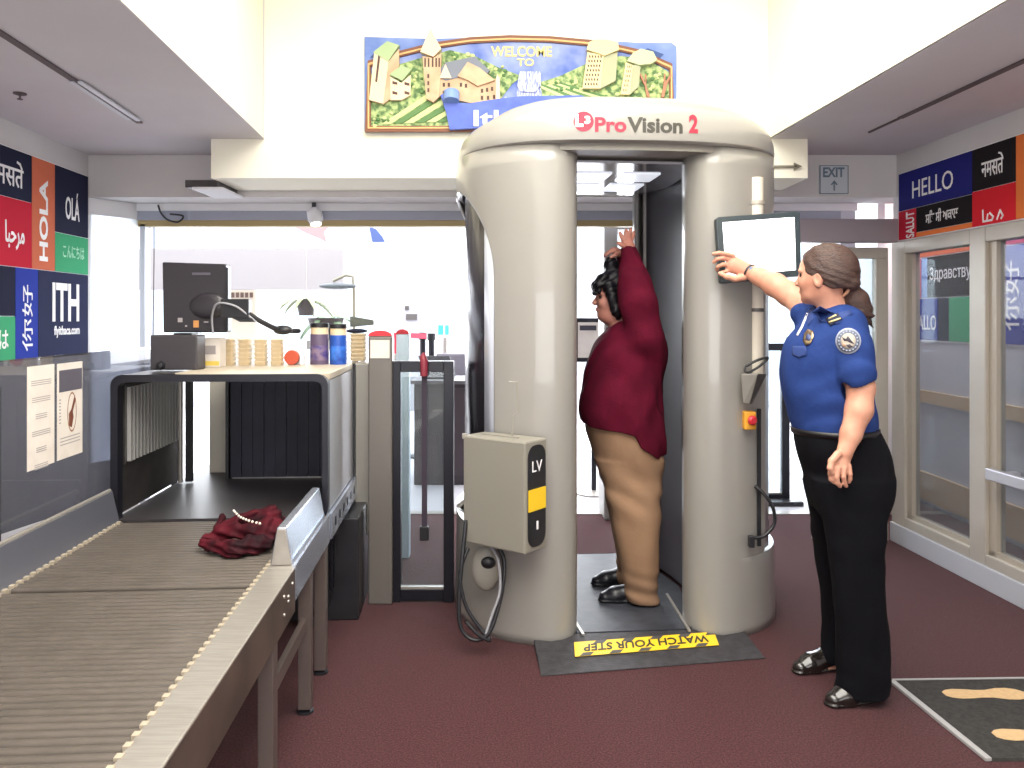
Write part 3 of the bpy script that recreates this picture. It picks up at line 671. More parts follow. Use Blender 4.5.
# platform, ramp and marking
obj('platform', MB().prism([(-.26,-.56),(.26,-.56),(.32,-.3),(.37,0),(.32,.3),(.26,.6),(-.26,.6),(-.32,.3),(-.37,0),(-.32,-.3)], SP(0,0,.001), SU, SV, (0,0,.028)), mat('platform_rubber', (50,52,58), .5, spec=.3, col2=(62,64,72), scale=14, bump=.1, bscale=90), scan)
for sx in (-1, 1):
    obj('edge_rail', MB().hexa([SP(.238*sx-.006,-.60,.029),SP(.238*sx+.006,-.60,.029),SP(.272*sx+.006,-.12,.029),SP(.272*sx-.006,-.12,.029)],
                               [SP(.238*sx-.006,-.60,.038),SP(.238*sx+.006,-.60,.038),SP(.272*sx+.006,-.12,.036),SP(.272*sx-.006,-.12,.036)]), M_alu, scan)
a, b, c, d = PF(541,677), PF(765,659), PF(742,634), PF(533,641)
a.z=b.z=c.z=d.z=.001
U = (b-a).normalized()
up = Vector((0,0,.026))
obj('ramp', MB().hexa([a,b,c,d], [a+Vector((0,0,.005)), b+Vector((0,0,.005)), c+up, d+up]), M_rubber, scan, bevel=.002)
obj('end_strip', MB().hexa([SP(-.26,.60,.001),SP(.26,.60,.001),SP(.26,.66,.001),SP(-.26,.66,.001)],[SP(-.26,.60,.03),SP(.26,.60,.03),SP(.26,.66,.006),SP(-.26,.66,.006)]), M_alu, scan)
# WATCH YOUR STEP strip, reading from inside the booth
def rampz(p):
    f = (p-a).dot(Vector((-U.y,U.x,0)))/((d-a).dot(Vector((-U.y,U.x,0)))); return .006+(.027-.006)*max(0,min(1,f))+.006
s0, s1, s2, s3 = PF(575,656.5,.02), PF(719,645,.02), PF(714,632.5,.024), PF(574,643,.024)
for p in (s0,s1,s2,s3): p.z = rampz(p)
yl = obj('warning_strip', MB().hexa([s0,s1,s2,s3], [p+Vector((0,0,.0012)) for p in (s0,s1,s2,s3)]), M_yel, scan)
nn = (s1-s0).cross(s3-s0).normalized()
for i in range(5):
    f0 = .03+i*.2
    q0 = s0.lerp(s1, f0); q1 = s0.lerp(s1, f0+.075); q2 = s3.lerp(s2, f0+.20); q3 = s3.lerp(s2, f0+.125)
    m0 = q0.lerp(q3,.0); 
    for lo2, hi2 in ((0,.22),(.78,1.0)):
        A = [q0.lerp(q3,lo2), q1.lerp(q2,lo2), q1.lerp(q2,hi2), q0.lerp(q3,hi2)]
        A = [p+nn*.0013 for p in A]; obj('stripe', MB().hexa(A, [p+nn*.0006 for p in A]), mat('stripe_dark', (72,70,70), .6), yl)
tu = (s0-s1).normalized(); tv = nn.cross(tu)
L = (s1-s0).length; H = (s3-s0).length
o3 = s2.lerp(s1,.22)+(s3-s2)*.06
mbt = text_mb('WATCH YOUR STEP', L*.88, H*.5, (0,0,0), (1,0,0), (0,0,1), bold=.02, warp=lambda x,z,dd: o3+(s3-s2).normalized()*x+(s1-s2).normalized()*z+nn*(dd+.0016))
obj('lettering', mbt, mat('stripe_ink', (40,38,36), .6), yl)
# control box on the front of the left tower
A = Vector((P(463,433,3.45).x,3.45,0)); B = Vector((P(525,443,3.25).x,3.25,0)); n2 = Vector((-(B-A).y,(B-A).x,0)).normalized()
D = A+n2*.15; Cc = B+n2*.157
Z0, Z1 = .455, .915
cb = obj('control_box', MB().hexa([p+Vector((0,0,Z0)) for p in (A,B,Cc,D)], [p+Vector((0,0,Z1)) for p in (A,B,Cc,D)]), mat('box_gray', (136,132,122), .4), scan, bevel=.008)
su = (Cc-B).normalized(); so_ = -(B-A).normalized()*-1
def side(u0,u1,z0,z1,t=.002): 
    o = B+(B-A).normalized()*.0005
    return MB().prism([(u0,z0),(u1,z0),(u1,z1),(u0,z1)], o, su, Vector((0,0,1)), (B-A).normalized()*t)
# rounded black label
def rr(x0,x1,y0,y1,r,n=5):
    out = []
    for cx_, cy_, s0_ in ((x1-r,y0+r,-90),(x1-r,y1-r,0),(x0+r,y1-r,90),(x0+r,y0+r,180)):
        for k in range(n+1):
            t = math.radians(s0_+90*k/n); out.append((cx_+r*math.cos(t), cy_+r*math.sin(t)))
    return out
ex = (B-A).normalized()
obj('label_plate', MB().prism(rr(.018,.142,Z0+.02,Z1-.02,.05), B+ex*.0005, su, Vector((0,0,1)), ex*.003), M_black, cb)
obj('yellow_label', MB().prism(rr(.018,.142,Z0+.17,Z0+.26,.004), B+ex*.0036, su, Vector((0,0,1)), ex*.0015), M_yel, cb)
FB = lambda p: p
obj('lettering', text_mb('LV', .07, .045, B+ex*.0038+su*.045+Vector((0,0,Z0+.33)), su, (0,0,1), keep=False), M_letw, cb)
obj('indicator', MB().prism(rr(.075,.088,Z0+.09,Z0+.125,.003), B+ex*.0036, su, Vector((0,0,1)), ex*.0015), M_letw, cb)
obj('screw', MB().box(-.012,.012,-.004,.004,-.012,.012).xf(Matrix.Translation(A+Vector((.008,-.001,Z1-.004)))), M_shellp, cb, bevel=.003)
obj('hinge', MB().prism([(.05,0),(.25,0),(.25,.012),(.05,.012)], A+n2*.06+Vector((0,0,Z1)), ex, n2, (0,0,.006)), M_shellp, cb)
# grip slot and scoop low on the tower, cables
sc_c = P(486, 568, 3.50)
obj('scoop', MB().ball(sc_c, 1, 12, (.065,.03,.10)), M_shellp, scan, smooth=60)
obj('grip_slot', MB().ball(sc_c+Vector((.01,-.02,.03)), 1, 10, (.034,.02,.028)), M_black, scan, smooth=60)
def cable(name, pts, r, m, parent, label=None):
    pts = cr([tuple(p) for p in pts], 8); return obj(name, MB().tube([Vector(p) for p in pts], r, 8), m, parent, smooth=60, label=label)
cable('cable', [P(466,520,3.44),P(462,560,3.40),P(459,600,3.38),P(461,628,3.37),P(474,640,3.36),P(488,634,3.36),P(497,612,3.38),P(503,585,3.40),P(504,560,3.42),P(497,545,3.44)], .009, M_black, scan)
cable('cable', [P(468,548,3.43),P(460,575,3.39),P(466,606,3.38),P(480,628,3.37),P(490,640,3.36),P(480,636,3.35),P(466,622,3.36)], .008, M_black, scan)
cable('cable', [P(490,545,3.44),P(498,560,3.40),P(500,590,3.38),P(492,615,3.37),P(486,634,3.36)], .006, mat('gray_cable', (150,150,156), .5), scan, 'gray cable')
# door latch plate and hairline seam on left column
a = P(513,384,3.42); 
obj('latch', MB().tube([P(509,382,3.425),P(517,382,3.425),P(518,412,3.42),P(513,416,3.42),P(512,438,3.42)], .004, 6), M_shellp, scan)
# mast pole on the right, clamps, tray, emergency stop, cable
Yp = 3.62
pol = obj('mast', MB().tube([P(756,374,Yp), P(756,178,Yp)], .032, 20), mat('mast_paint', (214,206,192), .35), scan, smooth=60)
for py in (203, 310): obj('clamp', MB().lathe([(.0,-.008),(.037,-.008),(.037,.008),(.0,.008)], P(756,py,Yp), 16), M_dsteel if py == 310 else M_frame, pol)
cr_ = P(746,364,3.58)
obj('cord_hook', MB().tube([Vector(p) for p in cr([tuple(P(744,358,3.6)),tuple(P(746,372,3.56)),tuple(P(757,368,3.54)),tuple(P(768,358,3.54)),tuple(P(758,360,3.53)),tuple(P(746,366,3.53))],6)], .006, 8), M_black, scan, smooth=60)
x0 = P(742,373,3.55); x1 = P(766,373,3.55)
tr = MB().hexa([P(743,403,3.50),P(750,404,3.50),P(750,404,3.60),P(743,403,3.62)], [P(741,374,3.48),P(758,374,3.46),P(766,374,3.58),P(744,373,3.62)])
obj('document_tray', tr, mat('tray_gray', (136,132,126), .4), scan, bevel=.004)
obj('tray_side', MB().prism([(0,0),(9,0),(16,30),(9,30)], (0,0,0), (1,0,0), (0,0,1), (0,0,0)) if False else MB().hexa([P(750,404,3.498),P(752,404,3.52),P(752,404,3.55),P(750,404,3.55)], [P(758,374,3.455),P(767,374,3.50),P(767,374,3.56),P(759,374,3.56)]), M_dsteel, scan)
es = obj('emergency_stop_box', MB().box(-.026,.026,-.03,.03,-.04,.04).xf(Matrix.Translation(P(748.5,420,3.56))), mat('estop_amber', (226,160,50), .5), scan, bevel=.005)
obj('stop_button', MB().lathe([(0,0),(.012,0),(.012,.012),(.022,.014),(.022,.022),(.014,.03),(0,.031)], P(750,420,3.53), 18, (0.35,-1,0)), M_red, es, smooth=40)
obj('trunking', MB().box(-.008,.008,-.02,.02,0,.62).xf(Matrix.Translation(P(758,545,3.63))), M_black, scan)
cable('cable', [P(755,486,3.60),P(764,494,3.58),P(773,508,3.57),P(774,524,3.57),P(764,536,3.56),P(752,538,3.56)], .008, M_black, scan)
obj('cable_socket', MB().box(-.012,.012,-.02,.01,-.03,.02).xf(Matrix.Translation(P(751,540,3.56))), M_black, scan, bevel=.003)
# touch screen on an arm from the mast: tilted, facing the camera
TL, TR, BR, BL = P(716,217,3.47), P(800,211,3.50), P(801.5,275.5,3.46), P(721,283,3.43)
nb = (TR-TL).cross(BL-TL).normalized()
if nb.y < 0: nb = -nb
def quad(f):                                          # inset fractions of the bezel quad
    c = [(f,f*1.3),(1-f,f*1.3),(1-f,1-f*1.3),(f,1-f*1.3)]
    return [TL.lerp(TR,u).lerp(BL.lerp(BR,u), v) for u,v in c]
rc = [(x,y) for x,y in rr(0,1,0,1,.04)]
rim = [TL.lerp(TR,u).lerp(BL.lerp(BR,u), v) for u,v in rc]; n = len(rim)
scr = obj('touch_screen', MB().add(rim+[p+nb*.035 for p in rim], [tuple(range(n)),tuple(range(n,2*n))]+[(i,(i+1)%n,n+(i+1)%n,n+i) for i in range(n)]), mat('bezel_black', (46,56,62), .35), scan, bevel=.003)
qd = quad(.07)
obj('display', MB().hexa([p-nb*.0015 for p in qd], [p+nb*.002 for p in qd]), mat('display_light', (250,252,255), .3, emit=1.5), scr)
ctr = (TL+BR)/2
obj('arm', MB().tube([ctr+nb*.03, Vector((P(756,250,Yp).x, Yp, ctr.z))], .014, 12), M_black, scr)

# ================================================================= X-RAY LANE (turned 3.7 degrees like the room)
SK = math.atan(.065); LU = Vector((math.cos(SK), math.sin(SK), 0)); LV_ = Vector((-math.sin(SK), math.cos(SK), 0))
def X(a, b, z): return LU*a+LV_*b+Vector((0,0,z))
def xb(a0,a1,b0,b1,z0,z1, mb=None):
    mb = mb or MB()
    return mb.hexa([X(a0,b0,z0),X(a1,b0,z0),X(a1,b1,z0),X(a0,b1,z0)], [X(a0,b0,z1),X(a1,b0,z1),X(a1,b1,z1),X(a0,b1,z1)])
aL, aR1, aR0 = -1.345, -.625, -.533                  # rollers' left end, right end, outer edge
ZT = .61
tbl = thing('roller_table', X(-.95,2.2,0), 'long steel roller conveyor table leading up to the x-ray tunnel', 'roller table')
M_roll = mat('roller_beige', (94,86,79), .5, .25, col2=(86,79,72), scale=10)
def roller(b): return MB().tube([X(aL+.004,b,ZT-.0145), X(aR1-.004,b,ZT-.0145)], .0142, 10)
b = 1.02; r0 = None
while b < 3.27:
    if abs(b-2.46) > .016:
        obj('roller', roller(b), M_roll, tbl, smooth=50)
    b += .0302
tp = xb(aR1,aR0,.98,2.62,ZT-.012,ZT+.004)
obj('side_ledge', tp, M_alu, tbl, bevel=.003)
obj('side_ledge', xb(aR1,aR0,2.625,3.305,ZT-.012,ZT+.002), M_alu, tbl, bevel=.003)
obj('side_panel', xb(aR0-.006,aR0+.002,.98,2.62,ZT-.135,ZT+.001), mat('panel_steel', (82,72,67), .45, .5, col2=(106,92,84), scale=5), tbl)
obj('side_panel', xb(aR0-.006,aR0+.004,2.62,3.30,ZT-.10,ZT+.012), mat('bright_steel', (196,204,220), .25, .8), tbl, label='bright steel side plate')
# raised guard beside the bag, tapering box section
g = MB().hexa([X(aR1+.005,2.66,ZT),X(aR0-.012,2.66,ZT),X(aR0-.012,3.28,ZT),X(aR1+.005,3.28,ZT)], [X(aR1+.028,2.66,ZT+.125),X(aR0-.035,2.66,ZT+.125),X(aR0-.035,3.28,ZT+.125),X(aR1+.028,3.28,ZT+.125)])
gd = obj('guard', g, mat('guard_steel', (206,212,226), .22, .75), tbl, bevel=.004)
obj('end_cap', MB().prism([(aR1+.010,ZT+.003),(aR0-.016,ZT+.003),(aR0-.036,ZT+.12),(aR1+.030,ZT+.12)], X(0,2.659,0), LU, (0,0,1), -LV_*.006), M_alu, gd, bevel=.002)
for k in range(5):
    p = X(aR0+.003, 2.45+.06*(k%3), ZT-.03-.035*(k%2)-.02*(k//3)); obj('bolt', MB().lathe([(0,0),(.006,0),(.005,.004),(0,.005)], p, 10, tuple(LU)), M_alu, tbl)
# tooth strips along both roller ends
for a, lab in ((aR1, None), (aL, None)):
    mb = MB(); b = 1.0
    obj('roller_strip', xb(a-.004,a+.004,.98,3.28,ZT-.05,ZT-.002), M_alu, tbl)
    n = 0; b = 1.04
    mbp = MB()
    while b < 3.27:
        mbp.add(*(lambda m: (m.v, m.f))(xb(a-.007,a+.007,b-.009,b+.009,ZT-.03,ZT+.006))); b += .0395
    o = obj('tooth_edge', mbp, mat('tooth_ivory', (164,152,134), .5), tbl, kind='stuff')
# left guard rail, inclined plate with a rolled top
rl = MB().hexa([X(aL-.012,2.28,ZT-.01),X(aL-.006,2.28,ZT-.01),X(aL-.006,3.28,ZT-.01),X(aL-.012,3.28,ZT-.01)], [X(aL-.045,2.28,ZT+.12),X(aL-.035,2.28,ZT+.12),X(aL-.035,3.28,ZT+.12),X(aL-.045,3.28,ZT+.12)])
lr = obj('left_guard', rl, mat('guard_blue_steel', (150,152,166), .3, .75), tbl)
obj('rolled_edge', MB().tube([X(aL-.047,2.27,ZT+.122),X(aL-.047,3.28,ZT+.122)], .009, 10), M_alu, lr, smooth=60)
obj('end_plate', xb(aL-.10,aL-.008,2.262,2.28,ZT-.14,ZT+.115), M_alu, lr, bevel=.003)
obj('outer_panel', xb(aL-.10,aL-.092,2.28,3.28,ZT-.14,ZT+.06), M_dsteel, tbl)
obj('left_frame', xb(aL-.10,aL-.01,.98,3.28,ZT-.14,ZT-.02), M_dsteel, tbl)
for a in (aL-.06, aR0-.045):
    for b in (2.33, 2.90, 3.22):
        lg = obj('leg', xb(a,a+.045,b,b+.055,.018,ZT-.10), mat('leg_steel', (112,100,96), .45, .55), tbl, bevel=.003)
        obj('foot', MB().lathe([(0,0),(.03,0),(.03,.008),(.01,.014),(.01,.03),(0,.03)], X(a+.022,b+.027,0), 14), M_black, lg)
    obj('brace', xb(a+.01,a+.03,2.385,2.90,.30,.345), mat('leg_steel', (112,100,96), .45, .55), tbl)
    obj('brace', xb(a+.01,a+.03,.99,2.33,.06,.10), mat('leg_steel', (112,100,96), .45, .55), tbl)
    lg = obj('leg', xb(a,a+.045,1.02,1.075,.018,ZT-.10), mat('leg_steel', (112,100,96), .45, .55), tbl, bevel=.003)
    obj('foot', MB().lathe([(0,0),(.03,0),(.03,.008),(.01,.014),(.01,.03),(0,.03)], X(a+.022,1.047,0), 14), M_black, lg)
for b in (2.34, 3.23): obj('cross_brace', xb(aL,aR0-.05,b,b+.03,ZT-.2,ZT-.14), M_dsteel, tbl)

# ---- x-ray machine
xr = thing('xray_machine', X(-1.0,4.2,0), 'gray x-ray baggage machine with an open hood and dark curtain', 'x-ray machine')
hL, hR, hF, hB, hT = -1.410, -.542, 3.33, 4.10, 1.19
# hood: rounded black front hoop, steel sides, pale top
out = rr(hL,hR,ZT-.02,hT,.045); inn2 = rr(hL+.028,hR-.024,ZT-.021,hT-.03,.03)
def ringprism(o_, i_, b0, b1):
    n = len(o_); mb = MB(); vs = [X(a,b0,z) for a,z in o_]+[X(a,b0,z) for a,z in i_]+[X(a,b1,z) for a,z in o_]+[X(a,b1,z) for a,z in i_]
    fs = []
    for i in range(n):
        j = (i+1)%n
        fs += [(i,j,n+j,n+i),(2*n+i,3*n+i,3*n+j,2*n+j),(i,2*n+i,2*n+j,j),(n+i,n+j,3*n+j,3*n+i)]
    return mb.add(vs, fs)
obj('hood_hoop', ringprism(out, inn2, hF, hF+.05), M_blackm, xr, smooth=30)
obj('hood_side', xb(hR-.008,hR,hF+.05,hB,ZT+.01,hT-.03), mat('hood_steel', (190,190,196), .3, .6), xr)
obj('hood_side', xb(hL,hL+.008,hF+.05,hB,ZT,hT-.03), M_dsteel, xr)
hp = MB().prism(rr(hL+.23,hR+.002,0,hB-hF,.05), X(0,hF+.02,hT-.028), LU, LV_, (0,0,.03))
obj('hood_top', hp, mat('hood_cream', (190,178,158), .5), xr, bevel=.004)
obj('hood_top_plate', xb(hL+.01,hL+.26,hF+.05,hB,hT-.03,hT-.006), M_dsteel, xr)
obj('hood_bed', xb(hL+.01,hR-.01,hF,hB+.9,ZT-.045,ZT-.006), M_beltd, xr)
obj('side_rail', xb(hR-.008,hR+.015,3.335,4.3,ZT-.10,ZT+.004), mat('bright_steel', (196,204,220), .25, .8), xr)
for k in range(7): obj('rail_slot', xb(hR+.015,hR+.017,3.42+k*.12,3.45+k*.12,ZT-.065,ZT-.03), M_blackm, xr)
# louvred panel on the hood's left wall
lp = obj('louvre_panel', xb(hL+.010,hL+.018,hF+.10,hF+.78,ZT+.20,hT-.05), M_dsteel, xr)
for k in range(17):
    b = hF+.12+k*.038
    obj('slat', xb(hL+.018,hL+.034,b,b+.014,ZT+.21,hT-.06), mat('slat_gray', (186,184,182), .4, .4), lp)
obj('hood_post', MB().tube([X(hL+.035,hB-.06,ZT),X(hL+.035,hB-.06,hT-.03)], .012, 12), M_alu, xr, smooth=60)
obj('hood_post', xb(hL+.055,hL+.085,hB-.05,hB-.02,ZT,hT-.03), M_black, xr)
# tunnel mouth
mf = MB(); xb(hL+.25,hR,hB,hB+.05,hT-.06,hT-.005,mf)
obj('tunnel_lintel', mf, M_steel, xr)
for k in range(11):
    a = hL+.255+k*.0555
    obj('curtain_strip', xb(a,a+.053,hB+.02+.004*(k%2),hB+.028+.004*(k%2),ZT+.005,hT-.06), M_curtain, xr)
obj('tunnel_cheek', xb(hL+.235,hL+.25,hB,hB+.5,ZT-.02,hT-.02), M_black, xr)
bd = obj('housing', xb(hL+.25,hR,hB+.05,hB+1.9,ZT-.03,hT-.002), M_steel, xr, bevel=.006)
obj('underframe', xb(hL+.1,hR-.06,hF+.35,hB+1.8,.09,ZT-.06), M_black, xr, bevel=.006)
obj('underframe_panel', xb(hR-.058,hR-.045,hF+.42,hB+.0,.16,ZT-.12), M_blackm, xr)
for a in (hL+.16, hR-.16):
    for b in (hF+.42, hB+1.7): obj('caster', MB().lathe([(0,0),(.035,0),(.035,.02),(.02,.05),(.02,.09),(0,.09)], X(a,b,0), 14), M_black, xr)
obj('left_bench', xb(hL+.02,hL+.235,hB+.02,hB+1.9,ZT-.05,ZT-.02), M_alu, xr)
obj('left_panel', xb(hL+.09,hL+.235,hB+.22,hB+.24,ZT-.01,hT-.03), mat('pale_panel', (196,190,176), .5), xr)
obj('divider', xb(hR-.004,hR+.012,hB,hB+.02,ZT-.1,hT), M_black, xr)
obj('machine_base', xb(hL+.5,-.475,3.80,hB+1.2,.0,ZT-.13), M_black, xr, bevel=.006)
ep = xb(-.535,-.40,hB+.22,hB+.55,ZT-.1,hT-.06)
obj('side_cover', xb(hR+.002,-.452,hB+.03,hB+.30,ZT-.3,hT-.002), mat('cover_gray', (150,146,138), .4, .3), xr, bevel=.006)

# gray pillar console with a red cap at the machine's right
def pillar(px0, px1, ytop, Y, ybase_z, m, label, capm, plate=True, dep=.08):
    p0, p1 = P(px0,ytop,Y), P(px1,ytop,Y); zt = p0.z
    t = thing('console_pillar', ((p0.x+p1.x)/2,Y+dep/2,0), label, 'pillar')
    w_ = p1.x-p0.x
    obj('column', MB().box(p0.x,p1.x,Y,Y+dep,0,zt), m, t, bevel=.008)
    cp = [(w_/2-w_/2*math.cos(math.pi*i/14), .028*math.sin(math.pi*i/14)) for i in range(15)]
    obj('red_cap', MB().prism(cp, (p0.x,Y-.002,zt), (1,0,0), (0,0,1), (0,dep+.004,0)), capm, t, smooth=30)
    if plate: obj('notice_plate', MB().box(p0.x+.012,p1.x-.012,Y-.004,Y,zt-.11,zt-.02), M_paper, t)
    return t
pillar(368,392,336,3.96,0,mat('pillar_gray', (112,107,102), .4, .3),'gray column with a red rounded cap and pale notice beside the x-ray machine', M_red)
pillar(396,409,334,4.72,0,mat('pillar_pale', (196,214,226), .4),'pale blue column with a red cap behind the glass gate', M_red, False)
# smoked shield left of the rollers with two notices
sd = thing('plexiglass_shield', X(-1.462,2.9,0), 'large smoked clear shield with rounded corner standing left of the rollers', 'shield')
s_in = [(2.56,.74),(4.3,.60),(4.3,1.285),(2.64,1.285),(2.595,1.275),(2.57,1.25),(2.56,1.21)]
obj('pane', MB().prism(s_in, X(-1.46,0,0), LV_, (0,0,1), LU*.006), M_smoke, sd)
obj('support_post', xb(-1.475,-1.465,2.60,2.66,.05,1.2), M_blackm, sd)
obj('support_post', xb(-1.475,-1.465,4.2,4.26,.0,1.2), M_blackm, sd)
obj('base_rail', xb(-1.50,-1.462,2.58,4.28,0,.05), M_blackm, sd)
def note(pxa, pya, pxb, pyb, label):
    # rectangle on the shield plane bounded by two image corners
    def on(px, py):
        # intersect view ray with plane a = -1.4535
        d = Vector(((px-CX)/FP, 1, -(py-HY)/FP)); t = -1.4535/(d.dot(LU)); p = d*t; return p.dot(LV_), CAMH+p.z
    b0, z1 = on(pxa, pya); b1, _ = on(pxb, pya); _, z0 = on(pxa, pyb)
    o = obj('paper_notice', xb(-1.4535,-1.452,b0,b1,z0,z1), M_paper); tag(o, label, 'notice')
    return o, b0, b1, z0, z1
def nF(b, z): return X(-1.4512, b, z)
o, b0, b1, z0, z1 = note(27, 367, 54, 472, 'white paper notice with blocks of small print, left one on the smoked shield')
for k in range(6):
    zz = z1-(.05+.058*k); wd = (.9,.8,.5,.8,.45,.6)[k]*(b1-b0)*.42; m_ = (b0+b1)/2
    for q in range(3): 
        obj('print_line', xb(-1.452,-1.4515,m_-wd,m_+wd,zz-.007*q-.003,zz-.007*q), M_inkl, o)
o, b0, b1, z0, z1 = note(57, 364, 82, 461, 'white notice with dark header and brown figure in a circle on the smoked shield')
obj('header_block', xb(-1.452,-1.4515,b0+.012,b1-.004,z1-.105,z1-.025), mat('header_ink', (84,80,92), .7), o)
m_ = (b0+b1)/2+.012; zz = (z0+z1)/2-.01
rg = [(m_+.036*math.cos(2*math.pi*i/28), zz+.075*math.sin(2*math.pi*i/28)) for i in range(28)]; ri = [(m_+.031*math.cos(2*math.pi*i/28), zz+.068*math.sin(2*math.pi*i/28)) for i in range(28)]
n = 28
obj('circle', MB().add([X(-1.4514,p,q) for p,q in rg]+[X(-1.4514,p,q) for p,q in ri], [(i,(i+1)%n,n+(i+1)%n,n+i) for i in range(n)]), mat('rust_ink', (150,110,84), .7), o)
obj('picture', MB().prism([(-.022,-.05),(-.002,-.058),(.012,-.02),(.006,.0),(.03,.045),(.02,.058),(-.004,.012),(-.024,-.005)], X(-1.4520,m_,zz), LV_, (0,0,1), LU*.0008), mat('brown_ink', (112,62,44), .7), o)
for k in range(8): obj('print_line', xb(-1.452,-1.4515,b0+.012,b0+.025,z1-.13-.012*k-.005,z1-.13-.012*k), M_inkl, o)
for k in range(3): obj('print_line', xb(-1.452,-1.4515,b0+.02,b1-.02,z0+.05+.012*k,z0+.054+.012*k), M_inkl, o)

# ---- things standing on the machine
zt = hT+.0025
bx = thing('monitor_base_box', P(175,375,3.55), 'dark gray box standing on the x-ray hood under the monitor', 'box')
c0, c1 = P(150,335,3.50), P(197,335,3.50)
mb_ = obj('case', MB().box(c0.x,c1.x,3.50,3.60,zt,c0.z), mat('case_gray', (60,56,60), .5), bx, bevel=.006)
obj('knob', MB().lathe([(0,0),(.018,0),(.018,.01),(.014,.025),(0,.028)], Vector((c0.x+.05,3.499,zt+.02)), 14, (0,-1,0)), M_black, mb_)
mo = thing('computer_monitor', P(195,333,3.66), 'back of a black monitor with stickers, turned away, above the dark box', 'monitor')
zb = c0.z+.001; c0_ = c0.copy()
tl, tr2, br2, bl = P(162,262,3.66), P(226,264,3.66), P(227,332.5,3.66), P(163,332.5,3.66)
hs = MB().add([tl,tr2,br2,bl]+[Vector((lerp.x*.96+(tl.x+tr2.x)/2*.04, 3.74, lerp.z)) for lerp in (tl,tr2,br2,bl)], [(0,1,2,3),(4,7,6,5),(0,4,5,1),(1,5,6,2),(2,6,7,3),(3,7,4,0)])
o = obj('shell', hs, mat('monitor_black', (38,34,40), .45, coat=.3), mo, bevel=.006)
obj('brand_strip', text_mb('monitor'.replace('monitor','NEC'), .0001,.0001, (0,0,0), (1,0,0),(0,0,1)) if False else MB().box(P(192,0,3.655).x,P(210,0,3.655).x,3.656,3.66,P(0,275,3.655).z,P(0,272.5,3.655).z), mat('soft_gray', (90,86,96), .5), o)
obj('bezel_edge', MB().box(P(227.5,0,3.7).x,P(231,0,3.7).x,3.66,3.70,P(0,331,3.7).z,P(0,268,3.7).z), M_black, mo, bevel=.002)
obj('back_bulge', MB().ball(P(208,306,3.66), 1, 12, (.085,.02,.06)), mat('monitor_black', (38,34,40), .45), mo, smooth=60)
for (px,py,w_,h_,m_) in ((180,320,.02,.02,M_inkl),(196,324,.024,.032,mat('tan_sticker', (200,140,80), .6)),(206,322,.02,.006,M_inkl),(186,326,.008,.008,M_inkl)):
    p = P(px,py,3.657); obj('sticker', MB().box(p.x-w_/2,p.x+w_/2,3.6565,3.66,p.z-h_/2,p.z+h_/2), m_, o)
obj('bracket', MB().box(P(222,0,3.62).x,P(250,0,3.62).x,3.60,3.64,P(0,318,3.62).z,P(0,299,3.62).z).hexa([P(232,318,3.6),P(252,318,3.6),P(255,322,3.6),P(240,322,3.6)],[P(232,318,3.64),P(252,318,3.64),P(255,322,3.64),P(240,322,3.64)]), M_black, mo, bevel=.003)
cable('monitor_cable', [P(213,333,3.63),P(212,318,3.62),P(215,306,3.6),P(222,303,3.59),P(235,306,3.59),P(244,312,3.6),P(256,322,3.62)], .005, mat('gray_cable', (150,150,156), .5), mo, 'gray looped cable')
obj('support_arm', MB().tube([Vector(v) for v in cr([tuple(P(246,312,3.62)),tuple(P(262,322,3.66)),tuple(P(280,330,3.72)),tuple(P(300,331,3.8))],6)], [.012]*18+[.008], 10), M_black, mo, smooth=60)
obj('arm_joint', MB().ball(P(283,330,3.73), 1, 10, (.045,.03,.022)), M_black, mo, smooth=60)
obj('neck', MB().box(P(180,0,3.6).x,P(198,0,3.6).x,3.53,3.60,c0_.z+.0005,c0_.z+.008), M_black, mo)

o = thing('label_box', P(210,365,3.93), 'small white carton with a yellow stripe beside the dark box', 'carton')
c0, c1 = P(201,338,3.70), P(220,338,3.70)
q = obj('carton', MB().box(c0.x,c1.x,3.70,3.78,zt,c0.z), M_paper, o, bevel=.002)
obj('stripe', MB().box(c0.x+.006,c1.x-.004,3.6985,3.70,zt+.008,zt+.028), mat('pale_yellow', (226,196,90), .6), q)
obj('print_block', MB().box(c0.x+.015,c1.x-.02,3.6985,3.70,zt+.06,zt+.1), M_inkl, q)
# cream tray stacks
def tray(px0, px1, Y, z, label, grp):
    a, b = P(px0,0,Y).x, P(px1,0,Y).x; w_ = (b-a)/2-.002
    pr = [(w_*.80,0),(w_*.82,.002),(w_*.90,.014),(w_,.0145),(w_,.0205),(w_*.90,.0205),(w_*.76,.004),(0,.004)]
    n = 4; vs = []; fs = []
    c = Vector(((a+b)/2, Y, z)); sq = []
    for r_, h in pr:
        for k in range(16):
            t = 2*math.pi*k/16; x_ = math.copysign(abs(math.cos(t))**.35, math.cos(t)); y_ = math.copysign(abs(math.sin(t))**.35, math.sin(t)); vs.append(c+Vector((x_*r_, y_*r_, h)))
    for i in range(len(pr)-1):
        for k in range(16): p = i*16+k; q = i*16+(k+1)%16; fs.append((p,q,q+16,p+16))
    fs.append(tuple(range(16))[::-1]); fs.append(tuple(range(len(vs)-16,len(vs))))
    return tag(obj('plastic_tray', MB().add(vs, fs), M_cream), label, 'tray', grp)
names = ['first','second','third','fourth']
for s_, (a, b) in enumerate(((222.5,236),(238.5,252),(254.5,268),(270.5,284))):
    for k in range(6):
        tray(a, b, 3.86, zt+.021*k, 'small cream tray in the %s stack from the left behind the x-ray hood' % names[s_], 'cream trays in the %s stack' % names[s_])
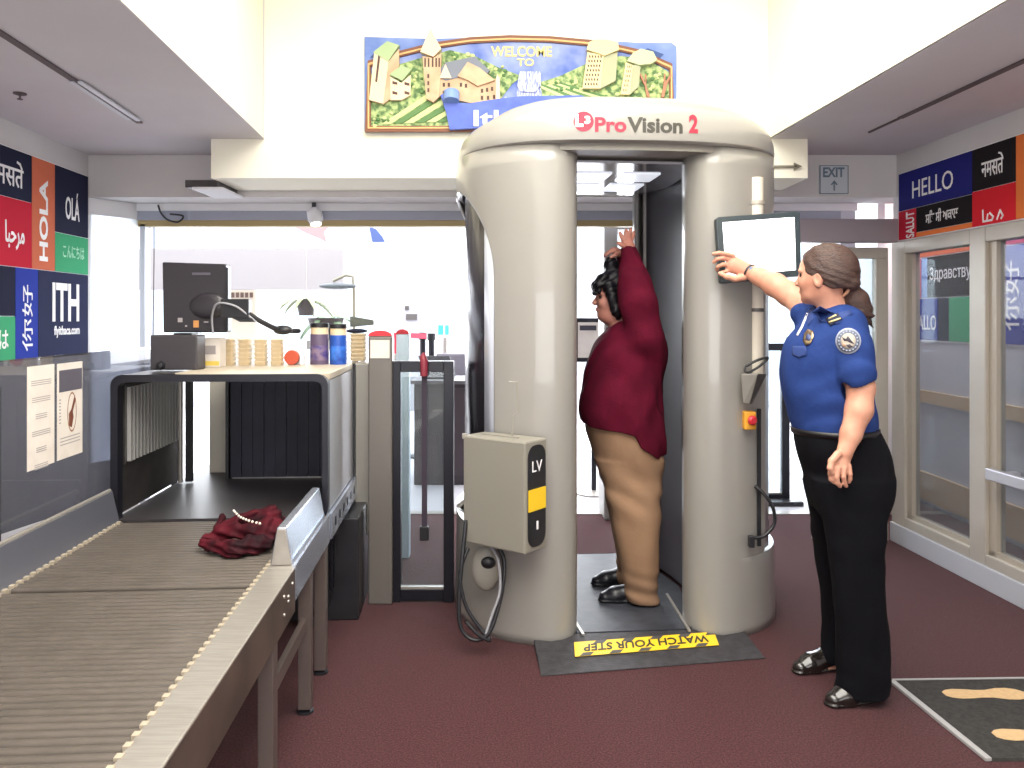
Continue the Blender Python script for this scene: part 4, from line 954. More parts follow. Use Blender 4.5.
for s_, (a, b) in enumerate(((337,348),(350,367))):
    for k in range(7): tray(a, b, 4.30, hT+.0005+.021*k, 'small cream tray in the stack %s' % ('just right of the blue tin' if s_ == 0 else 'beside the red-capped column'), 'cream trays by the tins' if s_ == 0 else 'cream trays by the red-capped column')
# tape roll and tins
tp = thing('tape_roll', P(293,361,3.9), 'orange disc-shaped tape roll standing on edge between trays and tins', 'tape roll')
c = P(294,351,3.9); rr_ = .035
obj('roll', MB().lathe([(0,0),(rr_*.95,0),(rr_,.006),(rr_,.03),(0,.03)], Vector((c.x-.005,3.9,zt+.036)), 24, (0,-1,0)), mat('tape_orange', (190,80,54), .5), tp, smooth=40)
obj('holder', MB().box(c.x-.03,c.x+.045,3.902,3.93,zt,zt+.075), M_white, tp, bevel=.003)
obj('holder_lug', MB().box(c.x+.035,c.x+.055,3.87,3.902,zt,zt+.05), M_white, tp, bevel=.003)
def tin(px0, px1, ytop, Y, label, body, band, lid):
    a, b = P(px0,0,Y).x, P(px1,0,Y).x; r_ = (b-a)/2; h = P(0,ytop,Y).z-(zt-.0005); c = Vector(((a+b)/2, Y+r_, zt-.0005))
    t = thing('canister', c, label, 'canister')
    obj('body', MB().lathe([(0,0),(r_*.97,0),(r_,.004),(r_,h-.055),(0,h-.055)], c, 24), body, t, smooth=40)
    obj('label_band', MB().lathe([(r_*1.004,.02),(r_*1.012,.021),(r_*1.012,h*.45),(r_*1.004,h*.46)], c, 24), band, t, smooth=40)
    obj('neck_ring', MB().lathe([(0,h-.055),(r_*.96,h-.055),(r_*.96,h-.022),(0,h-.022)], c, 24), M_cream, t, smooth=40)
    obj('lid', MB().lathe([(0,h-.022),(r_*1.02,h-.022),(r_*1.02,h-.002),(r_*.97,h),(0,h)], c, 24), lid, t, smooth=40)
tin(308,326.5,323,3.90,'dark purple wipes canister with black lid, left of the blue one', mat('tin_mauve', (96,82,108), .4), mat('tin_violet', (62,52,120), .4, col2=(130,110,130), scale=30), M_black)
tin(328,345,324,3.90,'bright blue canister with black lid beside the tray stack', mat('tin_blue', (40,84,176), .35), mat('tin_blue2', (60,120,214), .35, col2=(30,60,150), scale=18), M_black)
t = thing('cap', P(356,333,4.35), 'folded dark navy cap with gray peak lying on the tray stack', 'cap')
zc = hT+.001+.021*7
obj('crown', MB().ball(Vector((P(356,0,4.30).x, 4.32, zc+.012)), 1, 10, (.06,.05,.012)), mat('cap_navy', (34,36,62), .8), t, smooth=60)
obj('peak', MB().hexa([P(350,327,4.27),P(374,325,4.27),P(374,325,4.36),P(350,327,4.36)], [P(350,316,4.27),P(374,320,4.27),P(374,320,4.36),P(350,316,4.36)]), mat('cap_gray', (90,94,88), .7), t, bevel=.004)

# ---- crumpled burgundy bag with a bead chain on the rollers
bg = thing('handbag', PF(240,548,ZT), 'crumpled burgundy fabric bag with a string of beads lying on the rollers', 'bag')
def B2(px, py, z=None, Y=None):
    return PF(px, py, z) if z is not None else P(px, py, Y)
v = Vol(B2(186,560,ZT).to_tuple()[:2]+(ZT-.01,), (B2(300,500,ZT+.12).x+.12, 3.25, ZT+.2), .0035)
Zb = ZT+.012
v.chain([PF(205,545,Zb+.01),PF(235,549,Zb+.015),PF(262,543,Zb+.02)], [.020,.028,.032], .02)
v.chain([PF(200,541,Zb+.012),PF(222,533,Zb+.03),PF(262,530,Zb+.045),PF(274,528,Zb+.04)], [.018,.026,.034,.040], .018)
v.chain([PF(226,524,Zb+.055),PF(250,518,Zb+.07),PF(270,516,Zb+.07)], [.016,.024,.042], .014)
v.chain([PF(275,524,Zb+.03),PF(268,535,Zb+.03)], [.042,.034], .02)
v.chain([PF(222,519,Zb+.05),PF(219,529,Zb+.03)], [.018,.02], .014)
v.warp(lambda x,y,z: .006*np.sin(60*x+22*y+8*np.sin(30*z))*np.sin(45*z+18*y)+.0035*np.sin(120*x-60*z+40*y))
v.cut(lambda x,y,z: (ZT+.001)-z+0*x+0*y)
obj('pouch', v.mesh(), mat('burgundy_cloth', (76,14,26), .75, col2=(32,12,18), scale=9, spec=.15, lo=.4, hi=.62), bg)
bd_ = [PF(235,511,Zb+.115), PF(241,517,Zb+.115), PF(250,521,Zb+.105), PF(262,524,Zb+.100)]
pts = cr([tuple(p) for p in bd_], 7)
for p in pts[::2]: obj('bead', MB().ball(Vector(p)+Vector((0,-.012,.004)), .0045, 6), mat('bead_pearl', (226,214,200), .25), bg, smooth=60)

# ================================================================= GATES, DETECTOR, LOBBY THINGS, MAT
def glassgate(x0, x1, Y, zt, label, pw=.05):
    t = thing('glass_gate', ((x0+x1)/2,Y+.02,0), label, 'gate', None)
    obj('post', MB().box(x0,x0+pw,Y,Y+.05,0,zt), M_blackm, t, bevel=.003); obj('post', MB().box(x1-pw,x1,Y,Y+.05,0,zt), M_blackm, t, bevel=.003)
    obj('top_rail', MB().box(x0+pw,x1-pw,Y,Y+.05,zt-.055,zt), M_blackm, t, bevel=.002); obj('bottom_rail', MB().box(x0+pw,x1-pw,Y,Y+.05,.01,.065), M_blackm, t, bevel=.002)
    obj('sill_strip', MB().box(x0+pw,x1-pw,Y+.01,Y+.04,.065,.075), M_alu, t)
    obj('pane', MB().box(x0+pw,x1-pw,Y+.022,Y+.028,.075,zt-.055), M_gl, t)
    return t
a, b = P(390.5,603,3.99), P(453.5,603,3.99)
g = glassgate(a.x, b.x, 3.99, 1.205, 'narrow black framed glass gate between the x-ray machine and the scanner')
p = P(459,0,4.06)
obj('side_post', MB().box(p.x-.056,p.x-.030,4.06,4.10,0,1.19), M_blackm, g, bevel=.003)
q = P(424,362,3.96)
t = obj('hanging_strap', MB().box(q.x-.013,q.x+.013,3.978,3.9895,P(0,527,3.96).z,P(0,374,3.96).z), mat('strap_purple', (52,42,56), .7), g, label='dark strap with a red head')
obj('strap_head', MB().tube([P(424,376,3.965),P(424,361,3.965),P(423,356,3.97),P(424,353,3.98)], [.018,.020,.016,.006], 12), mat('strap_red', (130,40,56), .5), t, smooth=50)
obj('end_block', MB().box(q.x-.022,q.x+.022,3.962,3.9895,P(0,541,3.96).z,P(0,527,3.96).z), M_black, t, bevel=.004)
a, b = P(690,503,6.15), P(790,503,6.15)
g2 = glassgate(a.x, b.x, 6.15, 1.225, 'wide black framed glass gate behind the right side of the scanner', .06)
obj('foot', MB().box(b.x-.25,b.x+.06,6.02,6.28,0,.035), M_black, g2, bevel=.006); obj('foot', MB().box(a.x-.05,a.x+.2,6.02,6.28,0,.035), M_black, g2, bevel=.006)
# walk-through metal detector behind the scanner
t = thing('metal_detector', (1.0,5.35,0), 'pale gray walk-through metal detector arch seen through the scanner booth', 'metal detector')
M_md = mat('detector_gray', (176,174,170), .45)
a0, a1, b0, b1 = P(604,0,5.62).x, P(618,0,5.62).x, P(728,0,5.62).x, P(742,0,5.62).x
zt_ = P(0,205,5.62).z
obj('side_panel', MB().box(a0,a1,5.62,6.0,0,zt_), M_md, t, bevel=.012); obj('side_panel', MB().box(b0,b1,5.62,6.0,0,zt_), M_md, t, bevel=.012)
cu = obj('crosspiece', MB().box(a1,b0,5.63,5.99,zt_-.17,zt_), M_md, t, bevel=.008)
p = P(640,210,5.62); obj('control_unit', MB().box(p.x-.09,p.x+.09,5.60,5.63,p.z-.045,p.z+.045), mat('unit_gray', (140,136,130), .4), cu, bevel=.004)
obj('display', MB().box(p.x-.06,p.x+.06,5.597,5.60,p.z-.02,p.z+.03), mat('unit_dark', (60,56,58), .3), cu)
# framed notice on a stand
t = thing('sign_stand', P(594,495,6.45), 'black framed notice on a pole stand behind the raised-arm woman', 'sign')
a, b = P(573.5,362,6.45), P(602.5,318,6.45)
f_ = obj('frame', MB().prism(rr(a.x,b.x,a.z,b.z,.03), (0,6.45,0), (1,0,0), (0,0,1), (0,.03,0)), M_blackm, t)
obj('notice', MB().box(a.x+.035,b.x-.035,6.446,6.45,a.z+.035,b.z-.035), M_paper, f_)
obj('header_block', MB().box(a.x+.05,b.x-.05,6.442,6.446,b.z-.10,b.z-.06), M_ink, f_)
px_ = P(594,0,6.47).x
obj('pole', MB().tube([(px_,6.48,.02),(px_,6.48,a.z+.02)], .022, 14), M_blackm, t, smooth=60)
obj('base', MB().lathe([(0,0),(.15,0),(.15,.012),(.05,.03),(0,.03)], (px_,6.48,0), 28), M_alu, t, smooth=40)
# dark counter and things in the lobby
t = thing('counter', (-.6,7.0,0), 'dark low counter behind the narrow glass gate', 'counter')
a, b = P(414,480,6.8), P(487,480,6.8)
obj('carcass', MB().box(a.x,b.x,6.8,7.3,.0,.86), mat('counter_dark', (50,42,48), .5), t, bevel=.005)
obj('worktop', MB().box(a.x-.03,b.x+.03,6.77,7.33,.86,.89), mat('counter_top', (90,86,90), .4), t, bevel=.004)
for k in (1,2): obj('door_panel', MB().box(a.x+.02+(k-1)*.29,a.x+.29+(k-1)*.29,6.793,6.8,.08,.82), mat('counter_dark2', (58,48,54), .5), t)
lp_ = thing('laptop', (-.66,7.0,.89), 'open dark laptop on the low counter', 'laptop')
xq = P(425,0,7).x
obj('keyboard', MB().box(xq-.02,xq+.26,6.92,7.10,.8905,.905), M_black, lp_); obj('lid', MB().hexa([(xq-.02,7.10,.905),(xq+.26,7.10,.905),(xq+.26,7.112,.905),(xq-.02,7.112,.905)],[(xq-.08,7.18,1.08),(xq+.2,7.18,1.08),(xq+.2,7.192,1.08),(xq-.08,7.192,1.08)]), M_black, lp_)
def stanchion(px, Y, top, label, grp='queue posts in the lobby'):
    x = P(px,0,Y).x
    t = thing('queue_post', (x,Y,0), label, 'queue post', grp)
    obj('base', MB().lathe([(0,0),(.16,0),(.16,.015),(.04,.035),(0,.035)], (x,Y,0), 24), M_blackm, t, smooth=40)
    obj('pole', MB().tube([(x,Y,.03),(x,Y,top)], .03, 14), M_blackm, t, smooth=60)
    obj('belt_head', MB().lathe([(0,0),(.042,0),(.042,.07),(0,.075)], (x,Y,top), 16), M_black, t, smooth=40)
    return x
x1 = stanchion(423, 8.2, 1.2, 'black queue post with a red belt, left of the pair in the lobby'); x2 = stanchion(431.5, 7.9, 1.2, 'black queue post with a red belt, right of the pair in the lobby')
x0_ = P(408,0,8.3).x
tag(obj('queue_belt', MB().hexa([(x0_,8.3,1.215),(x2-.05,7.9,1.215),(x2-.05,7.904,1.215),(x0_,8.304,1.215)],[(x0_,8.3,1.265),(x2-.05,7.9,1.265),(x2-.05,7.904,1.265),(x0_,8.304,1.265)]), mat('belt_red', (206,60,84), .7)), 'red belt stretched between the queue posts in the lobby', 'belt')
# planter with red pot, palms, lamp
def frond(base, tip, w, mb, droop=.12):
    base = Vector(base); tip = Vector(tip); d = tip-base; s_ = d.cross(Vector((0,0,1)))
    s_ = s_.normalized() if s_.length > 1e-4 else Vector((0,1,0)); n = 7; vs = []
    for i in range(n+1):
        f = i/n; c = base+d*f-Vector((0,0,droop*f*f)); ww = w*math.sin(math.pi*min(.97,f*.9+.06)); vs += [c-s_*ww+Vector((0,0,-.3*ww)), c, c+s_*ww+Vector((0,0,-.3*ww))]
    k = len(mb.v); mb.v += vs
    for i in range(n): mb.f += [(k+3*i,k+3*i+1,k+3*i+4,k+3*i+3),(k+3*i+1,k+3*i+2,k+3*i+5,k+3*i+4)]
def plant(px, py, Y, r, pot_h, label, potm, leafm, n=14, seed=1, pw=.16, hang=False):
    random.seed(seed); c = P(px,py,Y)
    t = thing('hanging_plant' if hang else 'potted_plant', (c.x,c.y,0 if not hang else c.z-pot_h), label, 'plant')
    z0 = c.z-pot_h if hang else 0
    if not hang: obj('stand', MB().box(c.x-.14,c.x+.14,Y-.14,Y+.14,0,c.z-pot_h), mat('stand_gray', (150,146,140), .5), t, bevel=.006)
    obj('pot', MB().lathe([(0,c.z-pot_h),(pw*.7,c.z-pot_h),(pw,c.z),(pw*.86,c.z),(0,c.z-.02)], (c.x,Y,0), 20), potm, t, smooth=40)
    lf = MB()
    for i in range(n):
        a = 2*math.pi*i/n+random.uniform(-.3,.3); rr2 = r*random.uniform(.6,1); frond((c.x,Y,c.z-.01), (c.x+math.cos(a)*rr2, Y+math.sin(a)*rr2*.7, c.z+random.uniform(.1,.5)*r), .022+.02*r, lf, r*.7)
    o = obj('foliage', lf, leafm, t); s_ = o.modifiers.new('thickness', 'SOLIDIFY'); s_.thickness = .003
    if hang: obj('hanger', MB().tube([(c.x,Y,c.z-.01),(c.x,Y,3.8)], .005, 6), M_alu, t)
    return t
M_leaf = mat('leaf_green', (70,92,62), .6, col2=(96,120,84), scale=9); M_leaf2 = mat('leaf_pale', (120,132,96), .6, col2=(150,156,120), scale=9)
plant(306,300,8.2,.42,.16,'trailing plant in a dark hanging pot seen over the tray stacks', mat('pot_dark', (70,62,60), .6), M_leaf2, 11, 3, .10, True)
plant(326,318,7.2,.36,.2,'spiky palm in the lobby behind the two canisters', mat('pot_dark', (70,62,60), .6), M_leaf, 16, 5)
plant(393,333,8.6,.22,.22,'small gray-leaved plant in a bright red pot on a stand', mat('pot_red', (206,50,70), .5), mat('leaf_gray', (110,112,104), .6), 14, 9, .13)
t = thing('arched_lamp', (P(354,0,8.4).x,8.4,0), 'slim arched pole with a long dark leaf-shaped shade in the lobby', 'floor lamp')
xl = P(354,0,8.4).x
obj('pole', MB().tube([(xl,8.4,.02),(xl,8.4,P(0,290,8.4).z),(xl-.01,8.4,P(0,277,8.4).z),(xl-.08,8.4,P(0,275,8.4).z),(xl-.22,8.4,P(0,281,8.4).z)], .016, 8), mat('lamp_olive', (120,116,100), .5), t, smooth=60)
obj('shade', MB().ball((xl-.17,8.4,P(0,286,8.4).z), 1, 10, (.20,.06,.035)), mat('shade_dark', (86,92,96), .5), t, smooth=60)
obj('base', MB().lathe([(0,0),(.15,0),(.15,.02),(0,.03)], (xl,8.4,0), 20), M_black, t, smooth=40)
# suspended oval sign with pink and blue ends
t = thing('hanging_sign', P(345,235,7.6), 'white suspended lobby sign with a pink left and a blue right end', 'sign')
def wp(pts, m, name, d=.04, o=0): return obj(name, MB().prism([((P(x,y,7.6)).x,(P(x,y,7.6)).z) for x,y in pts], (0,7.6-o,0), (1,0,0), (0,0,1), (0,d,0)), m, t)
wp([(328,226),(368,226),(372,242),(327,242)], M_white, 'board'); wp([(292,226),(328,226),(324,232),(326,242),(318,238),(308,234)], mat('sign_pink', (190,150,150), .6), 'pink_end'); wp([(369,226),(376,229),(382,236),(385,242),(372.5,242)], mat('sign_blue', (84,104,160), .6), 'blue_end')
obj('hanger', MB().tube([(P(330,226,7.62).x,7.62,P(0,226,7.62).z-.02),(P(330,226,7.62).x,7.62,3.8)], .006, 6), M_alu, t); obj('hanger', MB().tube([(P(366,226,7.62).x,7.62,P(0,226,7.62).z-.02),(P(366,226,7.62).x,7.62,3.8)], .006, 6), M_alu, t)
# partition screen with small pictures, turquoise posters
t = thing('display_board', (P(402,0,9.6).x,9.6,0), 'pale freestanding lobby board with two small dark pictures', 'display board')
a, b = P(384,372,9.6), P(424,296,9.6)
bd2 = obj('board', MB().box(a.x,b.x,9.6,9.64,.3,b.z), mat('board_gray', (176,176,182), .7), t)
for px0, py0, px1, py1 in ((405,306,409,310),(406,314,417,320)): obj('picture', MB().box(P(px0,0,9.59).x,P(px1,0,9.59).x,9.588,9.6,P(0,py1,9.59).z,P(0,py0,9.59).z), mat('picture_dark', (90,86,84), .6), bd2)
for xx in (a.x+.03, b.x-.07): obj('leg', MB().box(xx,xx+.04,9.6,9.64,0,.3), M_alu, t)
t = thing('notice_board', (P(445,0,9.2).x,9.2,0), 'pair of turquoise posters on a pale post in the lobby', 'notice board')
obj('post', MB().box(P(443,0,9.2).x,P(447,0,9.2).x,9.2,9.24,0,1.2), M_alu, t)
for px0, px1 in ((438,443.5),(445,449)): obj('poster', MB().box(P(px0,0,9.19).x,P(px1,0,9.19).x,9.18,9.2,P(0,335,9.19).z,P(0,325,9.19).z), mat('poster_turquoise', (70,170,200), .6), t)
t = thing('lobby_seat', (P(454,0,8.8).x,8.8,0), 'dark lobby armchair near the counter', 'armchair')
xq = P(454,0,8.8).x
obj('seat', MB().box(xq-.22,xq+.28,8.6,9.1,.3,.45), mat('seat_gray', (96,92,100), .7), t, bevel=.02); obj('backrest', MB().box(xq-.22,xq+.28,9.02,9.12,.45,1.02), mat('seat_gray', (96,92,100), .7), t, bevel=.02)
for dx in (-.2,.22):
    obj('armrest', MB().box(xq+dx,xq+dx+.05,8.6,9.02,.45,.66), M_blackm, t, bevel=.005)
    for dy in (8.62,9.04): obj('leg', MB().box(xq+dx,xq+dx+.04,dy,dy+.04,0,.3), M_blackm, t)
# photo strips on a far panel behind the monitor
t = thing('photo_board', (P(242,0,9.5).x,9.5,0), 'lobby board with two rows of small dark prints right of the monitor', 'display board')
a, b = P(228,345,9.5), P(256,276,9.5)
bd3 = obj('board', MB().box(a.x,b.x,9.5,9.54,.3,b.z), mat('board_cream', (200,190,172), .7), t)
for r_ in (285,295):
    for k in range(5):
        c = P(233+k*4.6,r_,9.5); obj('print', MB().box(c.x-.018,c.x+.018,9.49,9.5,c.z-.03,c.z+.03), mat('print_brown', (96,74,66), .7), bd3)
for xx in (a.x+.03, b.x-.07): obj('leg', MB().box(xx,xx+.04,9.5,9.54,0,.3), M_alu, t)
# spotlight under the shutter head
t = thing('spotlight', P(314,205,5.3), 'small white spotlight under the shutter box near its left third', 'spotlight')
c = P(314,205,5.30)
obj('bracket', MB().box(c.x-.012,c.x+.012,5.29,5.31,P(0,212,5.3).z,2.184), M_black, t); obj('yoke', MB().box(c.x-.04,c.x+.02,5.26,5.33,P(0,214,5.3).z,P(0,211,5.3).z), M_white, t, bevel=.004)
obj('head', MB().lathe([(0,0),(.035,0),(.05,.03),(.05,.08),(.03,.11),(0,.115)], P(316,224,5.27), 18, (-.2,.3,1)), M_white, t, smooth=40)
obj('lens', MB().lathe([(0,-.004),(.036,-.004),(.036,0),(0,0)], P(316,224,5.27), 18, (-.2,.3,1)), mat('lamp_glow', (255,250,235), .3, emit=3), t)
t = tag(cable('hanging_cable', [P(158,205,5.32),P(161,213,5.32),P(168,220,5.32),P(178,222,5.32),P(183,216,5.32),P(170,214,5.32)], .006, M_black, None), 'dark cable looped under the left end of the shutter box', 'cable')
tag(cable('hanging_cable', [P(154,215,5.5),P(154,260,5.5),P(153,330,5.5),P(153,400,5.5)], .004, M_dsteel, None), 'thin vertical cord beside the left door jamb', 'cable')
# anti-fatigue mat with footprints
a, b = PF(893,683), PF(990,762)
mt = thing('floor_mat', (1.95,2.83,0), 'black floor mat with tan footprints and a pale edge strip at lower right', 'mat')
obj('mat_pad', MB().hexa([(a.x,a.y,.001),(b.x,b.y,.001),(2.55,b.y+.02,.001),(2.5,a.y+.03,.001)], [(a.x+.004,a.y,.010),(b.x+.004,b.y+.004,.010),(2.546,b.y+.024,.010),(2.496,a.y+.026,.010)]), mat('mat_charcoal', (48,46,44), .9, col2=(60,58,56), scale=60, bump=.5, bscale=200, spec=.2), mt)
obj('edge_strip', MB().bar((a.x-.004,a.y,.007), (b.x-.004,b.y,.007), .022, .012), mat('strip_gray', (158,156,156), .5), mt, bevel=.002)
obj('edge_strip', MB().bar((a.x,a.y+.004,.007), (2.5,a.y+.034,.007), .010, .012), mat('strip_gray', (158,156,156), .5), mt)
def footprint(px0, px1, py):
    p, q = PF(px0,py,.01), PF(px1,py,.01); L = .31; w = .05
    prof = [(0,.3),(.06,.62),(.16,.78),(.3,.72),(.42,.6),(.55,.62),(.7,.9),(.82,.95),(.93,.75),(1,.3)]
    pts = [(u*L, w*v) for u,v in prof]+[(u*L, -w*v*.95) for u,v in prof[::-1]]
    d = (q-p); d.z = 0; d.normalize()
    return MB().prism(pts, (p.x,p.y,.0102), d, Vector((-d.y,d.x,0)), (0,0,.0012))
M_fp = mat('footprint_tan', (196,164,120), .85, col2=(186,154,112), scale=70)
obj('footprint', footprint(944,1024,694), M_fp, mt); obj('footprint', footprint(994,1060,735), M_fp, mt)

# ================================================================= CARVED WELCOME SIGN
YW = 4.598
ws = thing('welcome_sign', P(520,131,YW), 'carved painted WELCOME TO sign with hills, towers and a blue ribbon on the wall', 'sign')
def wz(x, y): q = P(x,y,4.56); return (q.x, q.z)
def rel(name, pts, m, d0_, d1_, parent=ws, bevel=0, label=None):
    """relief piece: outline in sign coordinates, standing from depth d0 to d1 off the wall"""
    return obj(name, MB().prism([wz(*p) for p in pts], (0,YW-d0_,0), (1,0,0), (0,0,1), (0,-(d1_-d0_),0)), m, parent, bevel=bevel, label=label)
S_sky = mat('sign_sky', (92,120,190), .6, col2=(128,150,206), scale=7, lo=.3, hi=.7); S_brown = mat('sign_brown', (122,74,50), .55); S_gold = mat('sign_gold', (214,170,110), .5)
S_hill = mat('sign_hill', (78,110,66), .7, col2=(172,190,128), scale=28, bump=.5, bscale=40, lo=.4, hi=.6); S_field = mat('sign_field', (92,128,76), .7); S_fieldl = mat('sign_field_pale', (196,208,146), .7)
S_stone = mat('sign_stone', (206,176,146), .7, col2=(190,156,126), scale=12); S_pale = mat('sign_pale_stone', (226,204,176), .7); S_roof = mat('sign_slate', (118,124,138), .7); S_roofg = mat('sign_green_roof', (164,184,140), .7); S_win = mat('sign_window', (84,60,52), .7)
S_cream = mat('sign_cream', (222,206,156), .7); S_rib = mat('sign_ribbon', (64,86,176), .5, col2=(82,106,196), scale=10); S_water = mat('sign_water', (104,116,176), .6, col2=(206,210,232), scale=30, stretch=(6,1,1)); S_dark = mat('sign_shadow_blue', (62,84,140), .7)
rel('board', [(364,131),(364,36),(430,38),(470,37),(520,36),(580,38),(640,42),(672,42),(677,46),(677,131)], S_sky, 0, .03, bevel=.004)
arch = [(368,64),(400,54),(432,46),(470,40.5),(510,38.5),(550,39.5),(600,44),(640,53),(672,67)]
o1 = [(366,130)]+arch+[(675,130)]
def band(name, off1, off2, m, d): 
    def ins(o): return [(368+o,129-o)]+[(max(368+o,min(672-o,x)), y+o) for x,y in arch]+[(672-o,129-o)]
    A_, B_ = ins(off1), ins(off2); n = len(A_); vs = []
    for y in (YW-.028, YW-d):
        vs += [Vector((wz(*p)[0],y,wz(*p)[1])) for p in A_]+[Vector((wz(*p)[0],y,wz(*p)[1])) for p in B_]
    fs = []
    for i in range(n):
        j = (i+1)%n; fs += [(i,j,n+j,n+i),(2*n+i,3*n+i,3*n+j,2*n+j),(i,2*n+i,2*n+j,j),(n+i,n+j,3*n+j,3*n+i)]
    return obj(name, MB().add(vs, fs), m, ws)
band('outer_moulding', -3, 0, S_brown, .046); band('gold_moulding', 0, 1.6, S_gold, .050); band('inner_moulding', 1.6, 3, S_brown, .044)
rel('lower_sky', [(371,127),(371,67),(402,57),(434,49),(470,43.5),(510,41.5),(550,42.5),(600,47),(638,56),(669,69),(669,127)], mat('sign_sky_deep', (74,98,176), .6, col2=(150,164,210), scale=5), .028, .032)
rel('left_hill', [(371,127),(371,74),(400,64),(420,58),(450,50),(475,56),(500,68),(522,76),(512,84),(500,100),(490,127)], S_hill, .03, .038)
rel('right_hill', [(548,127),(534,84),(560,76),(590,62),(620,56),(645,58),(669,72),(669,127)], S_hill, .03, .038)
random.seed(11)
for (x0,y0,x1,y1,n) in ((374,112,396,126,10),(400,70,422,92,12),(450,54,478,60,8),(480,64,506,78,8),(556,80,584,90,12),(590,90,640,96,8),(640,74,666,95,14)):
    for k in range(n):
        x, y = random.uniform(x0,x1), random.uniform(y0,y1); r = random.uniform(1.6,2.8); q = P(x,y,4.56)
        obj('shrub', MB().ball((q.x,YW-.038,q.z), 1, 6, (r*.0057,.010,r*.0048)), S_fieldl if k%2 else S_field, ws, smooth=60)
for k in range(6):                                   # furrows fanning down to the left
    x = 382+k*11; rel('furrow', [(x,124-k*.4),(x+9,124-k*.4),(x+52-k*3,96+k*2.2),(x+44-k*3,95+k*2.2)], S_fieldl if k%2 == 0 else S_field, .037, .042+.002*(k%2))
for k in range(6): rel('furrow', [(536+k*5,86-k*.3),(539+k*5,85-k*.3),(575+k*9,100),(568+k*9,101)], S_fieldl if k%2 == 0 else S_field, .037, .042)
rel('river', [(515,104),(520,74),(541,73),(540,82),(543,104),(500,108),(505,96)], S_water, .036, .042)
rel('waterfall', [(520,72),(540,72),(541,86),(535,93),(520,92),(517,86)], S_water, .040, .050)
# left tower block
rel('tower_shadow', [(370,57),(384,43),(391,44),(379,58)], S_dark, .030, .033)
b1_ = rel('tower_block', [(370,101),(375,54),(389,63),(384,105)], S_pale, .036, .066)
rel('tower_side', [(384,105),(389,63),(399.5,50),(399.5,68),(391,76),(391,100)], S_stone, .036, .062, b1_)
rel('roof', [(374,54),(388,43),(400,47),(389,63)], S_roofg, .036, .070, b1_); rel('slot', [(376,83),(379,57),(381,58.5),(378,84)], S_win, .066, .067, b1_)
b2_ = rel('annex', [(391,101),(391,78),(402,84),(411,76),(411,96),(402,101)], S_pale, .038, .060)
rel('roof', [(390,76),(402,67),(412,71),(403,82)], S_roofg, .038, .068, b2_)
for x, y in ((393,82),(393,92),(405,83),(405,92)): rel('window', [(x,y),(x+5,y+1.5),(x+5,y+4),(x,y+3)], S_win, .060, .061, b2_)
# clock tower, manor
b3_ = rel('clock_tower', [(427,100),(423,58),(434,60),(442,55),(440,98),(434,104)], S_stone, .038, .074)
rel('spire', [(421,54),(431,31.5),(442,51),(434,59)], S_pale, .04, .08, b3_); rel('finial', [(430.4,34),(431.6,34),(431.2,29.5)], S_pale, .05, .058, b3_)
for x in (425,428.5,432.5,436,439): rel('window', [(x,60),(x+1.6,60),(x+1.6,69),(x,69)], S_win, .074, .075, b3_)
for y in (76,83,90): rel('window', [(428,y),(430,y),(430,y+4),(428,y+4)], S_win, .074, .075, b3_)
b4_ = rel('manor', [(440,97),(440,80),(458,78),(465,76),(480,84),(498,80),(501,101),(470,104)], S_stone, .038, .062)
rel('roof', [(436,76),(446,64),(475,58),(490,72),(482,80),(462,78),(446,82)], S_roof, .04, .066, b4_)
rel('gable_roof', [(458,78),(468,64),(480,70),(495,82),(478,88),(468,82)], S_stone, .05, .078, b4_); rel('gable_roof', [(440,80),(446,66),(452,80)], S_pale, .05, .075, b4_)
for x, y in ((443,84),(448,84),(443,92),(448,92),(460,84),(465,85),(481,90),(486,89),(491,88),(481,97),(487,97),(493,96)): rel('window', [(x,y),(x+2.4,y),(x+2.4,y+4),(x,y+4)], S_win, .062, .063, b4_)
rel('turret', [(496,101),(496,80),(497.6,76),(500,80),(500,101)], S_pale, .045, .070, b4_)
# right-hand blocks
def block(x0, x1, x2, y0, y1, name, cols, rows):
    o = rel(name, [(x0,y1),(x0+5,y0),(x1,y0+3),(x1-3,y1)], S_cream, .038, .072)
    rel('side_wall', [(x1-3,y1),(x1,y0+3),(x2,y0),(x2-2,y1-8)], mat('sign_gray_green', (168,170,140), .7), .038, .066, o)
    for r_ in range(rows):
        for c_ in range(cols):
            f = r_/rows; xx = x0+5*(1-f)+1.5+c_*(x1-x0-7)/cols; yy = y0+3+r_*(y1-y0-4)/rows; w_ = (x1-x0-8)/cols*.55; rel('window', [(xx,yy),(xx+w_,yy+.6),(xx+w_,yy+2.9),(xx,yy+2.4)], S_win, .072, .073, o)
    return o
b5_ = block(582,603,617,54,90,'apartment_block',5,7)
rel('roof', [(586,52),(588,45),(594,42),(606,42),(617,45),(618,52),(604,58)], S_cream, .04, .082, b5_); rel('roof_shade', [(617,44),(627,47),(640,55),(620,52)], S_dark, .03, .034)
b6_ = block(620,632,640,64,96,'second_block',3,6)
rel('roof', [(626,63),(632,55),(640,51),(652,54),(656,62),(650,66),(638,67)], mat('sign_sage', (190,198,160), .7), .04, .078, b6_); rel('roof_shade', [(642,50),(648,48),(664,54),(658,60)], S_dark, .03, .034)
for x, lean in ((648,-6),(662,5)): rel('tree_trunk', [(x-1.5,98),(x+1.5,98),(x+lean*.6+1.2,86),(x+lean+4,76),(x+lean+2.6,75),(x+lean*.5,84),(x+lean-2,74),(x+lean-3.4,75),(x+lean*.4-1.2,87)], mat('sign_trunk', (176,120,96), .7), .045, .058)
